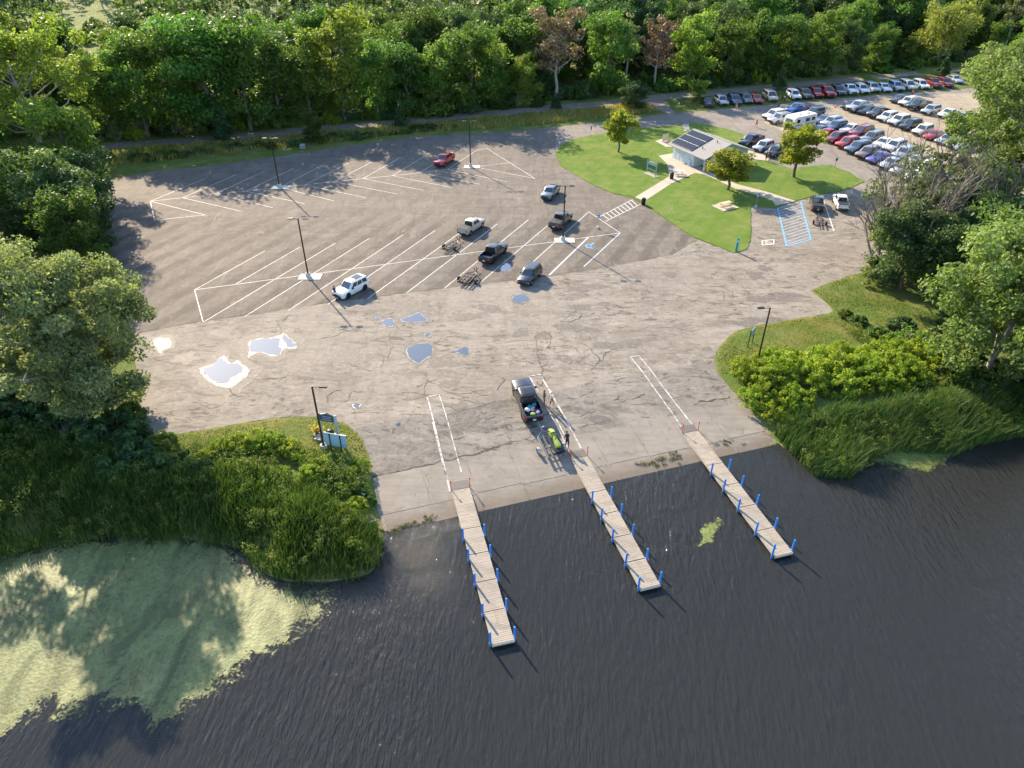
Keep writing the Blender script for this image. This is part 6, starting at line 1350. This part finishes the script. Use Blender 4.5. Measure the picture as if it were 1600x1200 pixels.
# silver willow, several stems
WP = G(138, 652, -.1); hw = Ht(150, 655, 372)
WM = tree_meshes(311, hw, 8.0, .06, 24, 1.5, 400, .165, L_WILLOW, 'oval', (.0, .02), M_BARKG, 3)
plant_tree('silver_willow', WP, WM, 'large silvery green willow overhanging the lot at the left', 'tree')
WM2 = tree_meshes(312, hw*.66, 5.8, .06, 18, 1.35, 300, .18, L_WILLOW, 'round', (.12, -.02), M_BARKG, 3)
plant_tree('silver_willow', G(165, 640, -.1), WM2, 'lower willow with dark lower boughs reaching over the pavement edge', 'tree', None, .6)
WM3 = tree_meshes(313, hw*.62, 5.5, .06, 18, 1.35, 260, .19, L_WILLOW, 'round', (-.02, .0), M_BARKG, 3)
plant_tree('silver_willow', G(20, 610, -.1), WM3, 'willow cut off by the left edge of the view', 'tree', None, 2.0)
bare_tree(G(20, 560, 0), BM[1], 'bare dead tree tangled in the willow at the left edge', 1.1, .5); bare_tree(G(50, 625, 0), BM[0], 'bare grey branches under the large willow', .8, .9); bare_tree(G(125, 690, -.4), BM[1], 'small bare branches below the large willow', .35, .2)

# right side
RB = tree_meshes(321, 19, 8.0, .28, 18, 1.55, 330, .19, L_SOFT, 'vase', (.04, 0), M_BARKG, 3)
def rtree(bx, by, ty, ms, k, lb, w_=1.0, rz=0.0, nm='broadleaf_tree'):
    P = G(bx, by, 0); h = Ht(bx, by, ty); return plant_tree(nm, P, ms, lb, 'tree', None, rz, h/k*w_, h/k)
rtree(1540, 388, 120, RB, 19, 'tall light green tree with bare lower trunk at the right edge', 1.0, .4)
rtree(1590, 375, 90, RB, 19, 'tall light green tree cut by the right edge of the view', .95, 2.4)
rtree(1545, 215, 58, FB[1], 16, 'upright green tree beyond the gravel lot at the right', 1.15, 1.0)
rtree(1590, 190, 60, FB[0], 16, 'broad green tree at the far right beyond the gravel lot', 1.1, 2.0); rtree(1630, 240, 80, FB[0], 16, 'broad green tree just outside the right edge beyond the gravel', 1.2, 2.0)
rtree(1568, 300, 105, RB, 19, 'leafy tree between the gravel lot and the right view edge', .9, 3.4); rtree(1525, 345, 205, RB, 19, 'lower leafy tree left of the tall light green trunk', 1.1, 5.0)
RW = tree_meshes(331, 12, 5.8, .02, 22, 1.35, 320, .17, L_SOFT, 'round', (0, 0), M_BARKG, 3)
rtree(1540, 590, 380, RW, 12, 'dense green tree on the right bank above the reeds', 1.0, .3); rtree(1610, 560, 340, RW, 12, 'dense green tree on the right bank cut by the view edge', 1.1, 1.9); rtree(1660, 640, 430, RW, 12, 'dense green tree just beyond the right edge', 1.1, 1.2)
DKR = tree_meshes(341, 9, 4.8, .02, 20, 1.3, 260, .17, L_DARK, 'round', (0, 0), M_BARK, 3)
rtree(1405, 452, 338, DKR, 9, 'dark dense tree beside the right grass', .95, .3, 'dark_tree'); rtree(1465, 458, 345, DKR, 9, 'dark dense tree right of the silver-leaved bush', .95, 1.3, 'dark_tree'); rtree(1500, 430, 300, DKR, 9, 'dark tree behind the leaning trunks on the right', 1.0, 2.3, 'dark_tree'); rtree(1565, 470, 350, DKR, 9, 'dark tree at the right edge above the dense green tree', 1.0, 4.0, 'dark_tree')
SPR = tree_meshes(351, 9, 3.8, .2, 14, .9, 80, .18, L_GREY, 'vase', (0, 0), M_BARKG, 4, .3)
rtree(1380, 425, 295, SPR, 9, 'sparse grey-green tree before the gravel lot', 1.0, .2, 'sparse_tree'); rtree(1440, 400, 255, SPR, 9, 'sparse grey-green tree among bare branches', 1.0, 1.7, 'sparse_tree'); rtree(1500, 385, 265, SPR, 9, 'sparse grey-green tree left of the tall trunks', 1.0, 2.9, 'sparse_tree')
for i, (bx, by, ty) in enumerate([(1400, 415, 200), (1435, 410, 185), (1470, 402, 195), (1375, 420, 255), (1500, 400, 230)]):
    P = G(bx, by, 0); h = Ht(bx, by, ty); bare_tree(P, BM[i % 2], ['leftmost tall bare tree before the gravel lot', 'tallest bare tree before the gravel lot', 'bare tree left of the tall green tree', 'low bare tree reaching over the blue hatched bay', 'bare tree nearest the leaning trunks on the right'][i], h/(9.5 if i % 2 == 0 else 8.6), i*1.3)
plant_shrub(G(1368, 440, 0), SW[0], 'silver-leaved bush at the pavement edge before the dark tree', None, 0, 1.5, 1.5)

# ------------------------------------------------------------------ reeds, verge grass, algae
def vnoise(x, y, s, seed):
    rg = np.random.default_rng(seed); ph = rg.uniform(0, 6.28, (6, 3)); o = 0
    for i in range(6): o = o+np.sin(x*s*math.cos(ph[i, 0])*(1+.35*i)+y*s*math.sin(ph[i, 0])*(1+.35*i)+ph[i, 1])/(1+.3*i)
    return o/3
def blades(pts, zs, h0, h1, wd, rg, lean, tintf):
    n = len(pts); h = rg.uniform(h0, h1, n)*(1+.38*vnoise(pts[:, 0], pts[:, 1], .6, 7)); a = rg.uniform(0, 6.28, n); ux = np.cos(a)*wd/2; uy = np.sin(a)*wd/2
    ld = np.array(lean)[None]+rg.normal(0, .2, (n, 2))+np.stack([vnoise(pts[:, 0], pts[:, 1], .8, 5), vnoise(pts[:, 0], pts[:, 1], .8, 6)], 1)*.08; V = np.zeros((n, 5, 3))
    x, y = pts[:, 0], pts[:, 1]
    for k, (t_, w_, b) in enumerate(((0, 1, 0), (.55, .9, .35), (1, 0, 1.0))):
        cx = x+ld[:, 0]*h*b; cy = y+ld[:, 1]*h*b; cz = zs+h*t_*(1-.1*b)
        if k < 2: V[:, 2*k] = np.stack([cx-ux*w_, cy-uy*w_, cz], 1); V[:, 2*k+1] = np.stack([cx+ux*w_, cy+uy*w_, cz], 1)
        else: V[:, 4] = np.stack([cx, cy, cz], 1)
    b_ = np.arange(n)[:, None]*5
    F = np.concatenate([b_+np.array([[0, 1, 3]]), b_+np.array([[0, 3, 2]]), b_+np.array([[2, 3, 4]])])
    return V.reshape(-1, 3), F, np.repeat(tintf, 5)
def field(name, poly, dens, h0, h1, wd, mat, seed, lean, label, cat, tbase=.4, excl=None, dry=0.0):
    rg = np.random.default_rng(seed); lo, hi = poly.min(0), poly.max(0); n = int((hi[0]-lo[0])*(hi[1]-lo[1])*dens)
    p = rg.uniform(lo, hi, (n, 2)); p = p[inside(poly, p[:, 0], p[:, 1])]
    for e in P_PAVE: p = p[sdist(e, p[:, 0], p[:, 1]) > .15] if len(p) else p
    nz = vnoise(p[:, 0], p[:, 1], .55, seed); keep = rg.uniform(0, 1, len(p)) < .68+.6*nz; p = p[keep]; nz = nz[keep]
    z = terr(p[:, 0], p[:, 1]); z = np.maximum(z, ZW-.5); nb = vnoise(p[:, 0], p[:, 1], .2, seed+1)+.8*vnoise(p[:, 0], p[:, 1], .75, seed+2)
    tn = np.clip(tbase+.2*nb+rg.normal(0, .2, len(p))+(rg.uniform(0, 1, len(p)) < dry)*.5, 0, 1)
    hs = 1+.18*nz
    V, F, T = blades(p, z, h0, h1, wd, rg, lean, tn); o = mobj(name, mesh_np(name, V, F, mat, False, T)); tag(o, label, cat, kind='stuff'); return o
R_L = pxpoly([(-60, 705), (60, 690), (150, 715), (230, 740), (330, 752), (400, 748), (480, 775), (545, 812), (588, 830), (598, 845), (592, 880), (560, 905), (470, 912), (395, 888), (375, 858), (290, 845), (190, 838), (60, 857), (-60, 890)], ZW+.3)
R_R = pxpoly([(1203, 682), (1225, 668), (1330, 660), (1430, 645), (1520, 625), (1640, 610), (1660, 665), (1600, 680), (1530, 694), (1500, 708), (1400, 704), (1352, 720), (1330, 746), (1232, 740), (1212, 700)], ZW+.3)
field('reeds', R_L, 80, 1.0, 2.0, .06, L_REED, 61, (.14, -.04), 'dense green cattail reeds along the left shore', 'reeds', .3, None, .05)
field('reeds', R_R, 105, 1.2, 2.3, .058, L_REED, 62, (.16, -.02), 'dense green cattail reeds along the right shore', 'reeds', .36, None, .07)
V_G = pxpoly([(165, 262), (330, 243), (500, 226), (640, 208), (720, 204), (800, 199), (940, 186), (1030, 175), (1008, 161), (950, 168), (800, 181), (700, 190), (500, 208), (330, 224), (165, 236)])
field('verge_grass', V_G, 26, .5, 1.15, .085, L_VERGE, 63, (.15, -.1), 'tall golden and green grass on the verge below the trail', 'grass', .55, None, .22)
G_R = pxpoly([(1268, 455), (1310, 437), (1350, 427), (1400, 470), (1480, 500), (1470, 530), (1420, 545), (1340, 520), (1310, 492)]); G_R2 = pxpoly([(1118, 560), (1126, 542), (1148, 522), (1184, 510), (1306, 490), (1355, 515), (1340, 535), (1150, 580), (1125, 588)])
G_L = pxpoly([(205, 690), (215, 640), (228, 670), (240, 685), (300, 677), (400, 659), (450, 653), (505, 653), (543, 665), (565, 688), (576, 716), (578, 740), (480, 720), (300, 715)])
for i, (P_, lb, tb) in enumerate(((G_R, 'short green grass wedge beside the dark trees on the right', .15), (G_R2, 'dry short grass right of the boat launch', .52), (G_L, 'short dry grass around the kiosk left of the ramp', .5))):
    field('short_grass', P_, 60, .08, .22, .06, L_VERGE, 64+i, (.05, -.03), lb, 'grass', tb)
V_F = pxpoly([(1035, 176), (1200, 162), (1400, 144), (1500, 137), (1500, 118), (1300, 135), (1130, 152), (1040, 158)])
field('short_grass', V_F, 16, .08, .25, .1, L_VERGE, 69, (.05, -.03), 'short grass verge under the row of cars by the trail', 'grass', .42)

def algae_mat(name, a, b, dark, edge):
    N = NT(name, .55, .5); P = N.pos(); at = N.n('ShaderNodeAttribute'); at.attribute_name = 'tint'
    f = N.noise(P, .18, 5, .65, .5); g = N.noise(P, 3.2, 5, .75); vo = N.n('ShaderNodeTexVoronoi'); N.l(P, vo.inputs['Vector']); vo.inputs['Scale'].default_value = 4.5
    c = N.mix(N.ramp(f, [(.35, 0.0), (.65, 1.0)]), a, b); pt = N.noise(P, .6, 6, .7, .6); c = N.mix(N.math('MULTIPLY', N.ramp(pt, [(.5, 0.0), (.68, 1.0)]), .5), c, tuple(x*.6 for x in (b[0], b[1]*.86, b[2]*.9))); c = N.mix(N.ramp(g, [(.38, .85), (.56, 0.0)]), c, dark); c = N.mix(N.math('MULTIPLY', vo.outputs['Distance'], .5), c, tuple(x*.7 for x in b)); N.col(c)
    N.bump(N.math('ADD', g, vo.outputs['Distance']), .5, .03)
    e = N.math('ADD', N.math('MULTIPLY', at.outputs['Fac'], edge), N.math('ADD', N.math('MULTIPLY', N.math('SUBTRACT', N.noise(P, .5, 6, .7, .6), .5), 2.4), N.math('MULTIPLY', N.math('SUBTRACT', N.noise(P, 4.5, 5, .7, .4), .5), 1.6)))
    film = N.ramp(N.noise(N.mapv(P, (.35, .13, 1), (0, 0, math.radians(40))), 1.0, 7, .7, 1.0), [(.36, .5), (.6, 1.0)])
    al = N.math('MULTIPLY', N.ramp(e, [(.22, 0.0), (.42, 1.0)]), film)
    tr = N.n('ShaderNodeBsdfTransparent'); mx = N.n('ShaderNodeMixShader'); N.l(al, mx.inputs[0]); N.l(tr.outputs[0], mx.inputs[1]); N.l(N.b.outputs[0], mx.inputs[2]); N.l(mx.outputs[0], N.out.inputs['Surface'])
    return N.m
M_ALG = algae_mat('algae_mat', (.115, .18, .038), (.265, .27, .09), (.05, .075, .025), 1.0)
M_DUCK = algae_mat('duckweed', (.17, .24, .04), (.27, .31, .08), (.07, .1, .03), 1.0)
def algae(name, poly, mat, label, z, step=.4, soft=3.0):
    lo, hi = poly.min(0)-.5, poly.max(0)+.5; xs = np.arange(lo[0], hi[0], step); ys = np.arange(lo[1], hi[1], step); X, Y = np.meshgrid(xs, ys); d = -sdist(poly, X, Y)
    nx = len(xs); ny = len(ys); ii = (np.arange(ny-1)[:, None]*nx+np.arange(nx-1)[None, :]).ravel(); F = np.stack([ii, ii+1, ii+nx+1, ii+nx], 1); dm = d.ravel()[F].max(1); F = F[dm > 0]
    rg = np.random.default_rng(3); V = np.stack([X, Y, np.full(X.shape, z)+rg.uniform(0, .01, X.shape)], -1).reshape(-1, 3)
    us, F2 = np.unique(F, return_inverse=True); F2 = F2.reshape(F.shape)
    o = mobj(name, mesh_np(name, V[us], F2, mat, True, np.clip(d.ravel()[us]/soft, -.5, 1.6))); tag(o, label, 'algae', kind='stuff')
algae('algae_mat', pxpoly([(-300, 900), (0, 860), (60, 842), (200, 822), (300, 828), (380, 845), (395, 878), (450, 902), (540, 905), (526, 935), (520, 965), (470, 990), (440, 1010), (400, 1048), (350, 1085), (290, 1132), (225, 1160), (195, 1145), (150, 1112), (110, 1135), (60, 1125), (0, 1168), (-200, 1230)], ZW), M_ALG, 'pale green algae mat floating before the left reeds', ZW+.02)
algae('duckweed_patch', pxpoly([(1326, 742), (1350, 712), (1400, 695), (1500, 700), (1490, 722), (1460, 742), (1420, 738), (1370, 728), (1345, 738)], ZW), M_DUCK, 'bright green duckweed in the small bay before the right reeds', ZW+.02, .3, 1.6)
algae('floating_weed', pxpoly([(1082, 858), (1092, 838), (1084, 828), (1105, 815), (1128, 805), (1130, 828), (1115, 850), (1095, 860)], ZW), M_DUCK, 'small floating weed patch between the two right docks', ZW+.02, .15, .9)
algae('shore_weed', pxpoly([(1155, 692), (1185, 686), (1215, 678), (1222, 694), (1200, 700), (1165, 698)], ZW), M_DUCK, 'yellow-green weed washed against the right ramp edge', ZW+.03, .12, .7)
# weed wrack along the waterline of the ramp
rgw = np.random.default_rng(12); Cw = []; Rw = []
for a, b, n in (((606, 832), (680, 810), 40), ((1000, 728), (1062, 710), 36), ((1125, 694), (1160, 690), 8)):
    A_, B_ = GP(*a), GP(*b)
    for i in range(n):
        p = A_+(B_-A_)*rgw.uniform(0, 1)+rgw.normal(0, .28, 3); p[2] = float(hp(p[0], p[1]))+.06; Cw.append(p); s_ = rgw.uniform(.1, .3); Rw.append((s_*1.5, s_, .05))
V, F, T = leaves(np.array(Cw), np.array(Rw), 22, .07, rgw, .8); tag(mobj('washed_up_weed', mesh_np('washed_up_weed', V, F, leafmat('wrack', [(.09, .085, .04), (.17, .16, .07), (.27, .25, .11)], .2, 0, 0), False, T)), 'dark weed washed up along the ramp waterline', 'weed', kind='stuff')
# driftwood at the left ramp corner
for i, (a, b) in enumerate([((548, 826), (592, 812)), ((540, 832), (585, 830)), ((556, 815), (580, 835))]):
    A_, B_ = G(*a, -.6), G(*b, -.9); m_ = MB(); m_.tube([A_, (A_+B_)/2+np.array([0, 0, .1]), B_], [.07, .09, .05], 6); o = m_.build('driftwood', M_BARKG); tag(o, ['upper driftwood log by the left ramp corner', 'lower driftwood log by the left ramp corner', 'short driftwood log crossing the others at the left ramp corner'][i], 'driftwood')


# leafy weeds mixed into both banks
def weeds(poly, n, seed, label, zlo, zhi, mat, leaf=.09, rlo=.25, rhi=.6):
    rg = np.random.default_rng(seed); lo, hi = poly.min(0), poly.max(0); p = rg.uniform(lo, hi, (n*3, 2)); p = p[inside(poly, p[:, 0], p[:, 1])][:n]
    for e in P_PAVE: p = p[sdist(e, p[:, 0], p[:, 1]) > .3]
    keep = vnoise(p[:, 0], p[:, 1], .5, seed) > -.35; p = p[keep]; z = terr(p[:, 0], p[:, 1]); ok = z > ZW-.3; p = p[ok]; z = z[ok]
    r = rg.uniform(rlo, rhi, len(p)); C = np.stack([p[:, 0], p[:, 1], z+rg.uniform(zlo, zhi, len(p))], 1); V, F, T = leaves(C, np.stack([r, r, r*1.1], 1), 46, leaf, rg, .5, .35)
    tag(mobj('bank_weeds', mesh_np('bank_weeds', V, F, mat, False, T)), label, 'weeds', kind='stuff')
L_WEED = leafmat('bank_weeds', [(.06, .10, .02), (.11, .17, .028), (.2, .255, .045), (.26, .21, .09)], .42, 0, 0)
weeds(np.vstack([R_L[:8], R_L[8:]]), 620, 71, 'mixed leafy weeds growing among the left reeds', .3, 1.5, L_WEED)
weeds(pxpoly([(240, 690), (330, 690), (480, 705), (560, 725), (580, 760), (592, 820), (560, 830), (470, 770), (330, 740), (240, 730)]), 420, 72, 'leafy green weeds on the left bank below the kiosk', .2, .9, L_WEED)
weeds(R_R, 420, 73, 'mixed leafy weeds growing among the right reeds', .3, 1.5, L_WEED)
weeds(pxpoly([(1300, 500), (1350, 520), (1400, 545), (1470, 560), (1620, 600), (1640, 640), (1500, 640), (1430, 620), (1340, 540)]), 520, 74, 'leafy green growth between right grass and shrubs', .2, 1.0, L_WEED)
